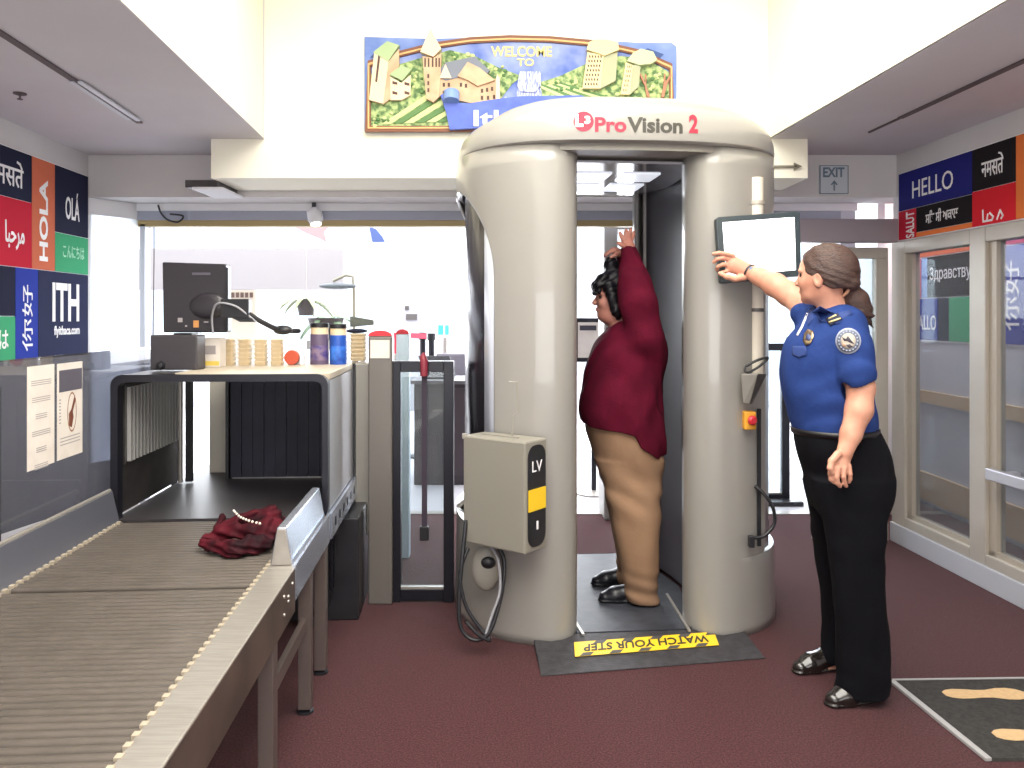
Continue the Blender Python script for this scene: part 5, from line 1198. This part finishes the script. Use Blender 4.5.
# ribbon and lettering
rib = rel('ribbon', [(441,97),(446,94),(452,104),(470,105),(495,101),(520,98),(580,97),(600,104),(604,131),(560,128),(500,128),(470,130),(450,131),(447,115)], S_rib, .036, .075)
obj('scroll', MB().lathe([(0,-.03),(.045,-.03),(.045,.03),(0,.03)], Vector((wz(452,99)[0],YW-.08,wz(0,99)[1])), 20, (0,0.35,1)), mat('sign_scroll', (122,150,206), .5), rib, smooth=40)
obj('scroll_core', MB().lathe([(0,.0301),(.028,.0301),(.028,.034),(0,.034)], Vector((wz(452,99)[0],YW-.08,wz(0,99)[1])), 20, (0,0.35,1)), S_rib, rib, smooth=40)
def signtext(s, x0, x1, y0, y1, m, d, parent, bold=.01):
    a_, b_ = wz(x0,y1), wz(x1,y0); return obj('lettering', text_mb(s, b_[0]-a_[0], b_[1]-a_[1], (a_[0],YW-d,a_[1]), (1,0,0), (0,0,1), t=.004, bold=bold), m, parent)
S_let = mat('sign_yellow', (232,214,130), .5)
signtext('WELCOME', 491, 552, 46, 56.5, S_let, .033, ws, .02); signtext('TO', 517, 534, 58.5, 66, S_let, .033, ws, .02)
signtext('Ithaca', 474, 556, 112, 128, mat('sign_cream_letter', (232,224,190), .5), .076, rib, .02)

# ================================================================= PEOPLE
from mathutils.bvhtree import BVHTree
def skin_mat(name, c1, c2): return mat(name, c1, .5, col2=c2, scale=14, spec=.35, bump=.04, bscale=300)
M_skin = skin_mat('skin_light', (206,152,128), (192,134,112))
M_skin2 = skin_mat('skin_pink', (184,128,112), (170,112,98))
def hairmat(name, c1, c2): return mat(name, c1, .42, col2=c2, scale=22, stretch=(1,1,5), bump=.6, bscale=90, spec=.5)
M_hairb = hairmat('hair_brown', (56,37,32), (74,50,43)); M_hairk = mat('hair_black', (13,12,16), .4, col2=(20,18,24), scale=22, stretch=(1,1,5), bump=.25, bscale=90, spec=.35)
M_shirt = mat('royal_blue_cloth', (37,60,120), .85, col2=(33,55,112), scale=7, bump=.15, bscale=60, spec=.2)
M_trou = mat('navy_trouser_cloth', (9,9,14), .9, col2=(12,12,18), scale=5, bump=.1, bscale=50, spec=.15)
M_shoe = mat('black_leather', (30,26,24), .22, coat=.6)
M_cardi = mat('burgundy_knit', (86,14,36), .9, col2=(74,12,31), scale=9, bump=.2, bscale=120, spec=.1)
M_khaki = mat('khaki_cloth', (146,116,92), .9, col2=(137,108,86), scale=5, bump=.15, bscale=40, spec=.15)
def bvh(mesh):
    V, Fq = mesh; return BVHTree.FromPolygons([tuple(v) for v in V], [tuple(int(i) for i in f) for f in Fq])
def decal(tree, poly, off=.0015, th=.002, ref=None):
    """patch that lies on a body: poly = list of (px,py); cast from the photographer's side"""
    pts = []
    for px, py in poly:
        d = Vector(((px-CX)/FP, 1, -(py-HY)/FP)); h = tree.ray_cast(Vector((0,0,CAMH)), d.normalized())[0]
        pts.append(h)
    good = [p for p in pts if p is not None]
    if not good: return [P(px,py,3) for px,py in poly]
    ym = sorted(p.y for p in good)[len(good)//2]
    pts = [p if p is not None and abs(p.y-ym) < .12 else P(*poly[i], ym) for i, p in enumerate(pts)]
    return [p-Vector((p.x,p.y,p.z-CAMH)).normalized()*off for p in pts]
def decal_obj(name, tree, poly, m, parent, off=.002, label=None, centre=None, rings=3):
    """fan of rings so that the patch follows the cloth"""
    cx_ = sum(p[0] for p in poly)/len(poly); cy_ = sum(p[1] for p in poly)/len(poly); n = len(poly)
    pts = [(cx_,cy_)]
    for r in range(1, rings+1):
        f = r/rings; pts += [(cx_+(x-cx_)*f, cy_+(y-cy_)*f) for x, y in poly]
    P3 = decal(tree, pts, off); fs = [(0,1+i,1+(i+1)%n) for i in range(n)]
    for r in range(rings-1):
        a = 1+r*n; b = a+n; fs += [(a+i,a+(i+1)%n,b+(i+1)%n,b+i) for i in range(n)]
    o = obj(name, MB().add(P3, fs), m, parent, smooth=60, label=label)
    s = o.modifiers.new('thickness', 'SOLIDIFY'); s.thickness = .0012; s.offset = 1
    return o
def circ(cx_, cy_, rx, ry, n=24): return [(cx_+rx*math.cos(2*math.pi*i/n), cy_+ry*math.sin(2*math.pi*i/n)) for i in range(n)]

def chainP(v, pts, rs, k=.012, n=None, sc=1.0): v.chain([P(*p) for p in pts], rs, k, n, sc)
# ----------------------------------------------------------------- officer
off = thing('person', (1.3,3.05,0), 'woman in royal blue uniform shirt and black trousers reaching out to the touch screen', 'person')
HH = .0042
fdir = Vector((-.77,.638,0)); sdir = Vector((.638,.77,0)); zv = Vector((0,0,1)); AX = (fdir, sdir, zv)
c0 = P(826.5,269,2.99)
def hp_(f, s_, z): return c0+fdir*f+sdir*s_+zv*z
def officer_body():
    v = Vol((.74,2.66,-.01), (1.50,3.62,1.72), HH)
    # head
    v.ell(c0, (.098,.076,.090), .02, AX)
    v.ell(hp_(.032,0,-.045), (.064,.060,.074), .025, AX)
    v.ell(hp_(.052,0,-.098), (.036,.042,.028), .03, AX)
    v.ell(hp_(.074,0,-.115), (.016,.018,.013), .02, AX)
    v.cap(hp_(.088,0,-.015), hp_(.110,0,-.050), .008, .0105, .012)
    v.ell(hp_(.101,0,-.055), (.011,.016,.008), .008, AX)
    v.ell(hp_(.089,0,-.079), (.010,.022,.006), .008, AX); v.ell(hp_(.087,0,-.090), (.009,.019,.006), .006, AX)
    for sg in (-1, 1):
        v.ell(hp_(.066,.032*sg,-.052), (.024,.024,.024), .02, AX)
        v.ell(hp_(.083,.031*sg,-.022), (.014,.018,.011), .012, AX, sub=True)
        v.ell(hp_(.078,.030*sg,-.006), (.014,.024,.008), .012, AX)
        v.ell(hp_(.008,.071*sg,-.042), (.017,.009,.029), .006, AX); v.ell(hp_(.010,.079*sg,-.040), (.008,.005,.015), .004, AX, sub=True)
    v.cap(hp_(-.005,0,-.08), P(839,322,3.01), .052, .060, .03)
    # trunk and legs under the clothes
    v.loft(slices([(312,820,852,3.02,.08),(322,814,852,3.02,.11),(345,798,856,3.03,.13),(385,795,858,3.03,.125),(420,800,864,3.03,.12),(455,802,880,3.02,.14),(490,812,882,3.02,.14),(505,818,880,3.02,.12)]), .03)
    v.loft(slices([(490,826,880,2.95,.07),(560,838,874,2.94,.06),(640,848,880,2.95,.045),(690,850,882,2.96,.04)]), .04)
    v.loft(slices([(490,812,860,3.10,.07),(560,826,854,3.17,.055),(620,832,852,3.21,.042),(660,832,852,3.24,.038)]), .04)
    v.cap(P(866,694,2.965), P(848,700,2.935), .022, .012, .02); v.cap(P(846,662,3.24), P(828,668,3.21), .020, .010, .02)
    # near arm hanging
    chainP(v, [(848,332,2.92),(853,352,2.885),(861,388,2.855)], [.046,.050,.047], .03)
    chainP(v, [(861,388,2.855),(859,410,2.84),(851,434,2.83),(845,452,2.82)], [.047,.046,.036,.027], .015)
    # near hand: palm, four fingers, thumb
    v.cap(P(845,450,2.82), P(841,468,2.815), .026, .031, .012, (.2,-1,0), 1.5)
    for a, b, c_, d_, r in (((833,466,2.80),(830.5,473,2.795),(831,479,2.80),(834,482,2.805),.0095),((838,468,2.795),(836.5,477,2.79),(837.5,483,2.795),(840,486,2.80),.0095),
                         ((844,468,2.80),(843.5,477,2.795),(844.5,483,2.80),(846,486,2.805),.009),((849,466,2.81),(850,474,2.805),(850,479,2.81),(849,482,2.815),.0082)):
        chainP(v, [a,b,c_,d_], [r*1.12,r,r*.93,r*.82], .0035)
    chainP(v, [(838,454,2.80),(831.5,461,2.785),(830,468,2.78),(832,473,2.785)], [.014,.0115,.010,.0085], .004)
    # far arm reaching to the screen
    chainP(v, [(826,322,3.08),(806,307,3.16),(789,294,3.23)], [.045,.050,.048], .03)
    chainP(v, [(789,294,3.23),(775,285,3.29),(760,277,3.36),(749,272,3.40)], [.050,.048,.037,.029], .015)
    v.cap(P(751,272,3.40), P(734,265,3.41), .030, .037, .012, (.1,-1,.1), 1.35)
    for pts, r in (([(733,256,3.40),(726,254,3.392),(719,253,3.392),(713.5,254,3.395)],.0098),([(731,260,3.405),(723,258,3.395),(717,259,3.40),(714,262,3.41)],.0098),
                   ([(731,265,3.41),(723,264.5,3.40),(718,266.5,3.41),(717,270,3.425)],.0092),([(733,270,3.415),(727,271,3.405),(722,272.5,3.41),(720,275,3.425)],.0083)):
        chainP(v, pts, [r*1.12,r,r*.93,r*.82], .0035)
    chainP(v, [(744,277,3.395),(735,279,3.385),(727,277,3.38),(720,273.5,3.385)], [.017,.0135,.0115,.0095], .004)
    return v.mesh()
obj('body', officer_body(), M_skin, off)
def officer_shirt():
    v = Vol((1.0,2.70,.82), (1.52,3.36,1.56), .0045)
    v.loft(slices([(437,799,872,3.02,.146),(427,794,874,3.025,.150),(413,790,873,3.03,.157),(398,786.5,870,3.03,.163),(380,783.5,866,3.035,.168),(362,783.5,864,3.035,.17),(344,787.5,862,3.035,.172),
                   (331,797,862,3.03,.168),(319,806,858,3.025,.135),(309,815,852,3.02,.085)]), .02, 2.2)
    chainP(v, [(845,325,2.93),(852,346,2.885),(857,374,2.850)], [.074,.070,.066], .016)
    chainP(v, [(826,322,3.08),(806,313,3.15)], [.070,.060], .03)
    # open armholes and collar
    a, b = P(857,373,2.865), P(861,392,2.85); n = (b-a).normalized()
    def cutn(x,y,z):
        w1 = (x-a.x)*n.x+(y-a.y)*n.y+(z-a.z)*n.z
        return np.where((y < 2.93) & (z < P(0,360,2.9).z) & (x > 1.14), w1-.028, -1)
    v.cap(P(857,378,2.86), P(862,396,2.85), .058, .060, .004, sub=True)
    v.cap(P(800,303,3.18), P(786,293,3.24), .050, .052, .004, sub=True)
    v.cap(P(833,300,3.0), P(830,288,2.98), .052, .06, .006, sub=True)
    v.cap(P(812,312,2.98), P(822,303,3.0), .018, .03, .006, sub=True)
    v.warp(lambda x,y,z: .0028*np.sin(38*z+16*x+5*np.sin(14*y+9*z))*np.sin(21*x-11*z+2)+.0022*np.sin(75*z-50*x+30*y)*np.clip((1.12-z)*6,0,1))
    return v.mesh()
sm = officer_shirt(); shirt = obj('shirt', sm, M_shirt, off)
ts = bvh(sm)
def officer_trousers():
    v = Vol((1.0,2.70,.02), (1.50,3.36,1.06), .005)
    v.loft(slices([(427,796,874,3.02,.146),(436,796,879,3.02,.155),(452,799,886,3.02,.165),(472,806,889,3.02,.168),(492,810,888,3.02,.16),(508,814,884,3.02,.13)]), .03, 2.2)
    v.loft(slices([(480,815,889,2.945,.088),(520,824,886,2.935,.086),(560,830,883,2.935,.078),(600,834,885,2.94,.072),(640,837,888,2.95,.070),(672,837,889,2.955,.070),(694,835,889,2.96,.068)]), .035, 2.2)
    v.loft(slices([(480,806,870,3.10,.085),(520,811,868,3.13,.080),(560,816,864,3.17,.074),(600,822,862,3.20,.068),(632,823,860,3.22,.066),(660,820,858,3.23,.064)]), .035, 2.2)
    v.warp(lambda x,y,z: .002*np.sin(18*z+24*x+4*np.sin(11*z))*np.sin(25*x+20*y)+.0018*np.sin(60*z+35*x+20*y)*np.clip((.25-z)*6,0,1))
    return v.mesh()
obj('trousers', officer_trousers(), M_trou, off)
# belt
br = [(433,795.5,875),(427.5,794.5,874.5)]
mb = MB(); vs = []
for py, l, r in br:
    a_, b_ = P(l,py,3.022), P(r,py,3.022)
    for i in range(40):
        t = 2*math.pi*i/40; vs.append(Vector(((a_.x+b_.x)/2+(b_.x-a_.x)/2*math.cos(t)*1.01, 3.022+.157*math.sin(t), a_.z)))
bo = obj('belt', MB().add(vs, [(i,(i+1)%40,40+(i+1)%40,40+i) for i in range(40)]), mat('belt_leather', (20,18,22), .4), off, smooth=60)
s_ = bo.modifiers.new('thickness', 'SOLIDIFY'); s_.thickness = .006; s_.offset = 1
def shoe(toe, heel, z0, h=.004, w=.042, top=.075):
    toe = Vector(toe); heel = Vector(heel); d = (heel-toe)
    lo = (min(toe.x,heel.x)-.09, min(toe.y,heel.y)-.09, z0-.03); hi = (max(toe.x,heel.x)+.09, max(toe.y,heel.y)+.09, z0+.14)
    v = Vol(lo, hi, h); L = lambda t, z: Vector((toe.x+d.x*t, toe.y+d.y*t, z0+z))
    v.cap(L(.14,.022), L(.34,.030), .032, w*.95, .02, (0,0,1), 1.25); v.cap(L(.34,.032), L(.62,.045), w*.98, w*.84, .02); v.cap(L(.62,.042), L(.88,.045), w*.84, w*.80, .02)
    v.cap(L(.72,.06), L(.82,top), w*.8, w*.8, .02); v.cap(L(.12,.008), L(.36,.008), .034, w, .006, (0,0,1), 3.0); v.cap(L(.36,.008), L(.9,.008), w*.95, w*.80, .006, (0,0,1), 3.0)
    v.cut(lambda x,y,z: z0-z+0*x+0*y); return v.mesh()
obj('shoe', shoe((1.150,2.925,0),(1.375,2.985,0),.001,top=.08), M_shoe, off); obj('shoe', shoe((1.125,3.195,0),(1.350,3.26,0),.001,top=.08), M_shoe, off)
# hair drawn back into a low ponytail
def officer_hair():
    v = Vol((1.0,2.80,1.36), (1.45,3.14,1.74), .004)
    v.ell(hp_(-.006,0,.004), (.106,.082,.094), .01, AX)
    v.ell(hp_(-.05,0,-.03), (.065,.072,.075), .03, AX)
    q = c0
    def keep(x,y,z):
        f = (x-q.x)*fdir.x+(y-q.y)*fdir.y; h = z-q.z
        return np.maximum((f-(.058+.42*h-1.6*np.clip(-h-.035,0,1)))*.8, (-.075-h)+.0*f)
    v.cut(keep)
    v.ell(hp_(.010,-.080,-.050), (.016,.022,.024), .012, AX, sub=True)
    v.ell(hp_(-.098,-.01,-.055), (.026,.028,.026), .012, AX)
    chainP(v, [(850,290,2.955),(857,300,2.95),(862,311,2.95),(866,320,2.955)], [.030,.040,.034,.018], .02)
    chainP(v, [(866,318,2.955),(873,327,2.96)], [.014,.003], .008); chainP(v, [(864,312,2.94),(871,316,2.93),(876,315,2.93)], [.016,.008,.002], .006); chainP(v, [(862,318,2.95),(866,329,2.94)], [.014,.003], .008)
    v.warp(lambda x,y,z: .0012*np.sin(170*z+90*x-60*y+3*np.sin(40*z)))
    return v.mesh()
hb_ = obj('hair', officer_hair(), M_hairb, off)
obj('hair_tie', MB().tube([P(846,289,2.95)+Vector((.026*math.cos(t)*.5,.028*math.sin(t),.026*math.cos(t))) for t in [2*math.pi*i/20 for i in range(21)]], .006, 8), mat('tie_tan', (190,140,110), .6), hb_, smooth=60)
for sg in (-1, 1): obj('eye', MB().ball(hp_(.078,.031*sg,-.022), .0115, 10), mat('eye_dark', (60,48,44), .15), off, smooth=60)
obj('lips', MB().ball(hp_(.0945,0,-.0845), 1, 8, (.006,.016,.006)), mat('lip_rose', (190,104,100), .45), off, smooth=60)
# uniform details
def colr(side_, pts): 
    return decal_obj('collar', ts, pts, mat('collar_blue', (34,56,114), .8), shirt, .004)
colr(0, [(812,312),(820,306),(836,314),(850,310),(853,314),(838,324),(822,322)])
decal_obj('collar', ts, [(806,314),(811,309),(814,318),(808,326)], mat('collar_blue', (34,56,114), .8), shirt, .005)
decal_obj('pocket_flap', ts, [(792,346),(806,346),(807,355),(799,358),(792,355)], mat('collar_blue', (34,56,114), .8), shirt, .0035)
pt = decal_obj('shoulder_patch', ts, circ(848.3,341,12.8,13), mat('patch_rim', (158,164,182), .7), shirt, .003, label='round gray and white emblem patch')
decal_obj('patch_ring', ts, circ(848.3,341,11.3,11.5), mat('patch_gray', (96,102,118), .7), pt, .0045)
ctr_ = decal_obj('patch_centre', ts, circ(848.3,341,7.6,7.8), mat('patch_pale', (168,158,148), .7), pt, .006)
decal_obj('emblem', ts, [(842,337),(846,339),(848,336),(851,340),(854,344),(851,343),(849,342),(847,341),(844,341)], mat('patch_dark', (52,46,58), .7), ctr_, .0078, rings=1)
decal_obj('emblem', ts, [(846,345),(850,344),(853,347),(849,348)], mat('patch_dark', (52,46,58), .7), ctr_, .0078, rings=1)
decal_obj('emblem', ts, [(842,343),(845,343),(846,346),(843,347)], mat('patch_tan', (180,140,120), .7), ctr_, .0078, rings=1)
for i in range(18):
    t = 2*math.pi*i/18; x_, y_ = 848.3+9.5*math.cos(t), 341+9.7*math.sin(t)
    decal_obj('patch_letter', ts, [(x_-.7,y_-.7),(x_+.7,y_-.7),(x_+.7,y_+.7),(x_-.7,y_+.7)], mat('patch_rim', (158,164,182), .7), pt, .0058, rings=1)
ep_ = decal_obj('epaulette', ts, [(825,319),(838,313),(842,319),(830,326)], mat('epaulette_navy', (30,34,56), .7), shirt, .005)
decal_obj('rank_bar', ts, [(828.5,321.6),(840.5,317.6),(841.2,318.8),(829,323)], mat('rank_gold', (196,180,130), .5), ep_, .0075, rings=1)
decal_obj('rank_bar', ts, [(828,318),(836,314.2),(836.8,315.4),(828.8,319.4)], mat('rank_gold', (196,180,130), .5), ep_, .0075, rings=1)
bg_ = decal_obj('badge', ts, [(804,334),(808,329),(813,331),(814,336),(811,343),(806,346),(803,341)], mat('badge_gold', (176,156,120), .3, .7, col2=(110,90,80), scale=90), shirt, .006)
decal_obj('badge_centre', ts, circ(808.5,337.5,2.6,3.4,12), mat('badge_blue', (70,80,120), .4), bg_, .0085, rings=1)
decal_obj('lanyard', ts, [(806.5,313),(808.5,313.5),(803,327),(798,336),(796.3,335),(801,326)], mat('lanyard_white', (214,214,222), .6), shirt, .005, label='white lanyard strap')
# watch band round the far wrist
wc = P(749.5,272.3,3.40); wd = (P(760,277,3.36)-P(749,272,3.40)).normalized(); wx = wd.cross(zv).normalized(); wy = wd.cross(wx)
wb = obj('wristband', MB().tube([wc+(wx*math.cos(t)+wy*math.sin(t))*.0325 for t in [2*math.pi*i/28 for i in range(29)]], .0075, 8, flat=.5), mat('band_black', (26,24,34), .4), off, smooth=60)
obj('band_face', MB().ball(wc+Vector((-.002,-.033,.008)), 1, 8, (.009,.004,.014)), mat('band_display', (110,130,160), .2), wb, smooth=60)

# ----------------------------------------------------------------- passenger
pas = thing('person', (.56,3.97,.03), 'woman in burgundy cardigan and khaki trousers with arms raised inside the scanner booth', 'person')
d0 = P(614.5,291,3.97)
FX = ((-1,0,0),(0,1,0),(0,0,1))
def dp(f, s_, z): return d0+Vector((-f, s_, z))
def pas_body():
    v = Vol((.28,3.55,.02), (.86,4.40,1.90), .0045)
    v.ell(d0, (.088,.074,.092), .02, FX); v.ell(dp(.026,0,-.052), (.060,.058,.070), .025, FX)
    v.ell(dp(.046,0,-.108), (.036,.044,.030), .03, FX); v.ell(dp(.068,0,-.122), (.016,.018,.013), .016, FX)
    v.cap(dp(.078,0,-.022), dp(.102,0,-.058), .008, .011, .010); v.ell(dp(.092,0,-.062), (.012,.016,.009), .008, FX)
    v.ell(dp(.083,0,-.086), (.011,.022,.007), .007, FX); v.ell(dp(.080,0,-.100), (.010,.019,.007), .006, FX)
    for sg in (-1, 1):
        v.ell(dp(.058,.032*sg,-.058), (.026,.026,.026), .02, FX); v.ell(dp(.078,.031*sg,-.030), (.013,.018,.011), .010, FX, sub=True)
        v.ell(dp(.074,.030*sg,-.013), (.013,.024,.008), .010, FX); v.ell(dp(-.005,.070*sg,-.050), (.017,.009,.028), .006, FX)
    v.cap(dp(-.005,0,-.08), P(628,336,3.97), .060, .070, .03); v.ell(dp(.02,0,-.135), (.05,.05,.03), .03, FX)
    v.loft(slices([(326,612,640,3.97,.10),(340,602,652,3.97,.17),(370,595,652,3.97,.19),(410,590,652,3.97,.2),(440,596,652,3.97,.18),(470,606,652,3.97,.15)]), .03)
    v.loft(slices([(460,612,652,3.91,.075),(530,622,652,3.89,.06),(598,634,652,3.92,.042)]), .04)
    v.loft(slices([(460,612,645,4.05,.075),(530,618,640,4.11,.058),(582,622,638,4.15,.040)]), .04)
    v.cap((.64,3.93,.07), (.50,3.92,.055), .032, .022, .02); v.cap((.60,4.17,.07), (.50,4.17,.055), .032, .022, .02)
    # near arm up, hand pointing up
    chainP(v, [(644,338,3.80),(637,300,3.80),(633,278,3.82),(629,247,3.87)], [.07,.058,.050,.029], .02)
    v.cap(P(629,248,3.87), P(627,240,3.885), .026, .031, .012, (.2,-1,0), 1.5)
    for pts, r in (([(623,240,3.87),(621,235.5,3.87),(620,233,3.875)],.0095),([(626,239,3.87),(626,233,3.865),(626,230,3.87)],.0095),([(629,239,3.875),(630,233,3.87),(631,229,3.875)],.0095),([(632,240,3.885),(633.5,235,3.88),(634,231.5,3.885)],.0085)):
        chainP(v, pts, [r*1.1,r,r*.82], .0035)
    chainP(v, [(625,247,3.85),(621,244.5,3.84),(618,243,3.84)], [.013,.011,.0085], .004)
    # far arm up, hand bent over the head towards the front
    chainP(v, [(638,338,4.13),(634,300,4.13),(630,278,4.10),(622,254,4.02)], [.07,.058,.050,.029], .02)
    v.cap(P(622,254,4.01), P(615,251,3.98), .026, .030, .012, (.1,0,1), 1.5)
    for k, (dy, L_) in enumerate(((-.032,1.0),(-.011,1.12),(.010,1.06),(.030,.85))):
        b = P(614,251,3.985)+Vector((0,dy,0)); r = .0092
        v.chain([b, b+Vector((-.026*L_,-.002,-.008)), b+Vector((-.044*L_,-.002,-.024))], [r*1.1,r,r*.82], .0035)
    v.chain([P(620,254,3.96), P(615,255,3.935), P(611,257,3.93)], [.013,.011,.0085], .004)
    return v.mesh()
obj('body', pas_body(), M_skin2, pas)
hem = lambda x: np.interp(x, [P(583,0,3.97).x, P(612,0,3.97).x, P(628,0,3.97).x, P(634,0,3.97).x, P(652,0,3.97).x, P(664,0,3.97).x],
                          [P(0,421,3.97).z, P(0,427,3.97).z, P(0,430,3.97).z, P(0,441,3.97).z, P(0,454,3.97).z, P(0,448,3.97).z])
def cardigan():
    v = Vol((.30,3.52,.70), (.84,4.44,1.86), .005)
    v.loft(slices([(320,613,640,3.97,.085),(329,606,650,3.97,.16),(343,595,658,3.97,.205),(360,588,662,3.97,.225),(378,584,662,3.97,.235),(396,580,661,3.97,.245),
                   (412,579,662,3.97,.248),(426,582,664,3.97,.245),(440,588,665,3.97,.235),(458,598,663,3.97,.215)]), .02, 2.2)
    chainP(v, [(645,336,3.80),(638,303,3.80),(634,280,3.82),(629,250,3.865)], [.088,.082,.066,.038], .05)
    chainP(v, [(640,338,4.13),(635,303,4.13),(630,280,4.10),(624,259,4.03)], [.088,.075,.062,.040], .03)
    v.ell(P(648,350,3.97), (.08,.20,.11), .06)
    v.cap(P(629,246,3.87), P(628,240,3.88), .031, .031, .003, sub=True); v.cap(P(621,252,4.01), P(616,250,3.98), .032, .032, .003, sub=True)
    v.cap(P(620,322,3.97), P(612,300,3.97), .060, .075, .008, sub=True)
    v.cut(lambda x,y,z: hem(x)-z+0*y)
    v.warp(lambda x,y,z: .005*np.sin(26*z+18*x+6*np.sin(13*y))*np.sin(15*x+9*y+4*z)+.004*np.sin(34*x+22*y+3*np.sin(9*z))*np.clip((1.25-z)*3,0,1)+.003*np.sin(60*z+25*x)*np.clip((z-1.45)*4,0,1))
    return v.mesh()
obj('cardigan', cardigan(), M_cardi, pas)
def pas_trousers():
    v = Vol((.30,3.60,.03), (.82,4.36,.96), .005)
    v.loft(slices([(405,588,656,3.97,.20),(425,585,659,3.97,.215),(442,590,661,3.97,.215),(460,596,661,3.97,.20),(478,602,660,3.97,.17)]), .03, 2.2)
    v.loft(slices([(460,598,661,3.90,.11),(490,605,661,3.885,.108),(520,612,660,3.875,.100),(550,618,659,3.88,.092),(580,623,658,3.90,.086),(600,626,658,3.915,.082)]), .035, 2.2)
    v.loft(slices([(460,598,650,4.05,.11),(490,604,648,4.08,.100),(520,610,645,4.11,.090),(550,615,642,4.13,.082),(575,617,641,4.15,.076),(584,618,641,4.155,.074)]), .035, 2.2)
    v.warp(lambda x,y,z: .0045*np.sin(24*z+30*x+3*np.sin(11*z))*np.sin(13*x+17*y+2)+.004*np.sin(80*z+20*x)*np.clip((.25-z)*7,0,1))
    return v.mesh()
obj('trousers', pas_trousers(), M_khaki, pas)
obj('shoe', shoe((.425,3.925,0),(.665,3.935,0),.031,top=.06), mat('clog_black', (24,24,30), .35), pas)
obj('shoe', shoe((.415,4.165,0),(.640,4.175,0),.031,top=.06), mat('clog_black', (24,24,30), .35), pas)
def pas_hair():
    v = Vol((.34,3.80,1.38), (.68,4.14,1.84), .004)
    v.ell(dp(-.008,0,.008), (.102,.088,.108), .01, FX); v.ell(dp(-.055,0,-.06), (.062,.080,.095), .03, FX)
    v.cut(lambda x,y,z: np.maximum((-(x-d0.x)-(.060+.55*(z-d0.z)))*.8+0*y-.5*np.clip(z-d0.z-.03,0,.03), (-.150-(z-d0.z))))
    for k in range(8):
        s_ = -.063+.018*k; v.chain([dp(.060,s_,.062), dp(.096-2.5*s_*s_,s_*1.05,.026), dp(.098+.006*(k%2)-4*s_*s_,s_*1.1,-.016)], [.022,.018,.006], .010)
    v.ell(dp(.018,0,.125), (.036,.045,.046), .012, FX)
    v.chain([dp(.035,-.074,.02), dp(.018,-.080,-.04), dp(.000,-.078,-.10), dp(-.01,-.07,-.135)], [.028,.026,.026,.012], .015)
    v.warp(lambda x,y,z: .0022*np.sin(150*z+110*y-90*x+3*np.sin(40*z)))
    return v.mesh()
obj('hair', pas_hair(), M_hairk, pas)
for sg in (-1, 1): obj('eye', MB().ball(dp(.070,.031*sg,-.030), .0115, 10), mat('eye_dark', (60,48,44), .15), pas, smooth=60)
obj('lips', MB().ball(dp(.0885,0,-.093), 1, 8, (.006,.016,.007)), mat('lip_rose', (190,104,100), .45), pas, smooth=60)

# ================================================================= CAMERA AND LIGHT
cam = bpy.data.cameras.new('camera'); co = bpy.data.objects.new('camera', cam); C.objects.link(co)
co.location = (0,0,CAMH); co.rotation_euler = (math.radians(90),0,0)
cam.sensor_width = 36; cam.sensor_fit = 'HORIZONTAL'; cam.lens = 36*FP/1024
cam.shift_y = -(384-HY)/1024; cam.clip_start = .05
bpy.context.scene.camera = co
def area(name, loc, sx, sy, power, col=(1,1,1), rot=(0,0,0)):
    l = bpy.data.lights.new(name, 'AREA'); l.shape = 'RECTANGLE'; l.size = sx; l.size_y = sy; l.energy = power; l.color = col
    o = bpy.data.objects.new(name, l); C.objects.link(o); o.location = loc; o.rotation_euler = [math.radians(a) for a in rot]; return o
area('cove_lamps', (.2,1.5,3.55), 2.2, 4.0, 255, (1,.975,.92))
area('room_lamps_behind', (.2,-1.2,3.4), 2.2, 2.2, 60, (1,.975,.95))
area('lobby_fill', (0,9.2,3.7), 11, 6, 1100, (.97,.98,1))  # unseen overhead light added to blow the lobby out to white
area('daylight_lobby_glazing', (0,12.9,1.8), 11, 2.4, 900, (.93,.97,1), (-90,0,0))
area('corridor_lamps', (2.85,4.9,2.43), .35, 2.8, 42, (1,.98,.95))
area('fill_behind', (.2,-2.5,1.5), 4.6, 1.8, 135, (.97,.98,1), (113,0,0))  # unseen fill light added behind the camera, tilted up to brighten the ceilings
w = bpy.data.worlds.new('world'); bpy.context.scene.world = w; w.use_nodes = True
bg = w.node_tree.nodes['Background']; bg.inputs[0].default_value = (.9,.95,1,1); bg.inputs[1].default_value = 3.0
vs = bpy.context.scene.view_settings
vs.view_transform = 'Standard'; vs.look = 'None'; vs.gamma = 1.0; vs.use_curve_mapping = False; vs.exposure = 0.0
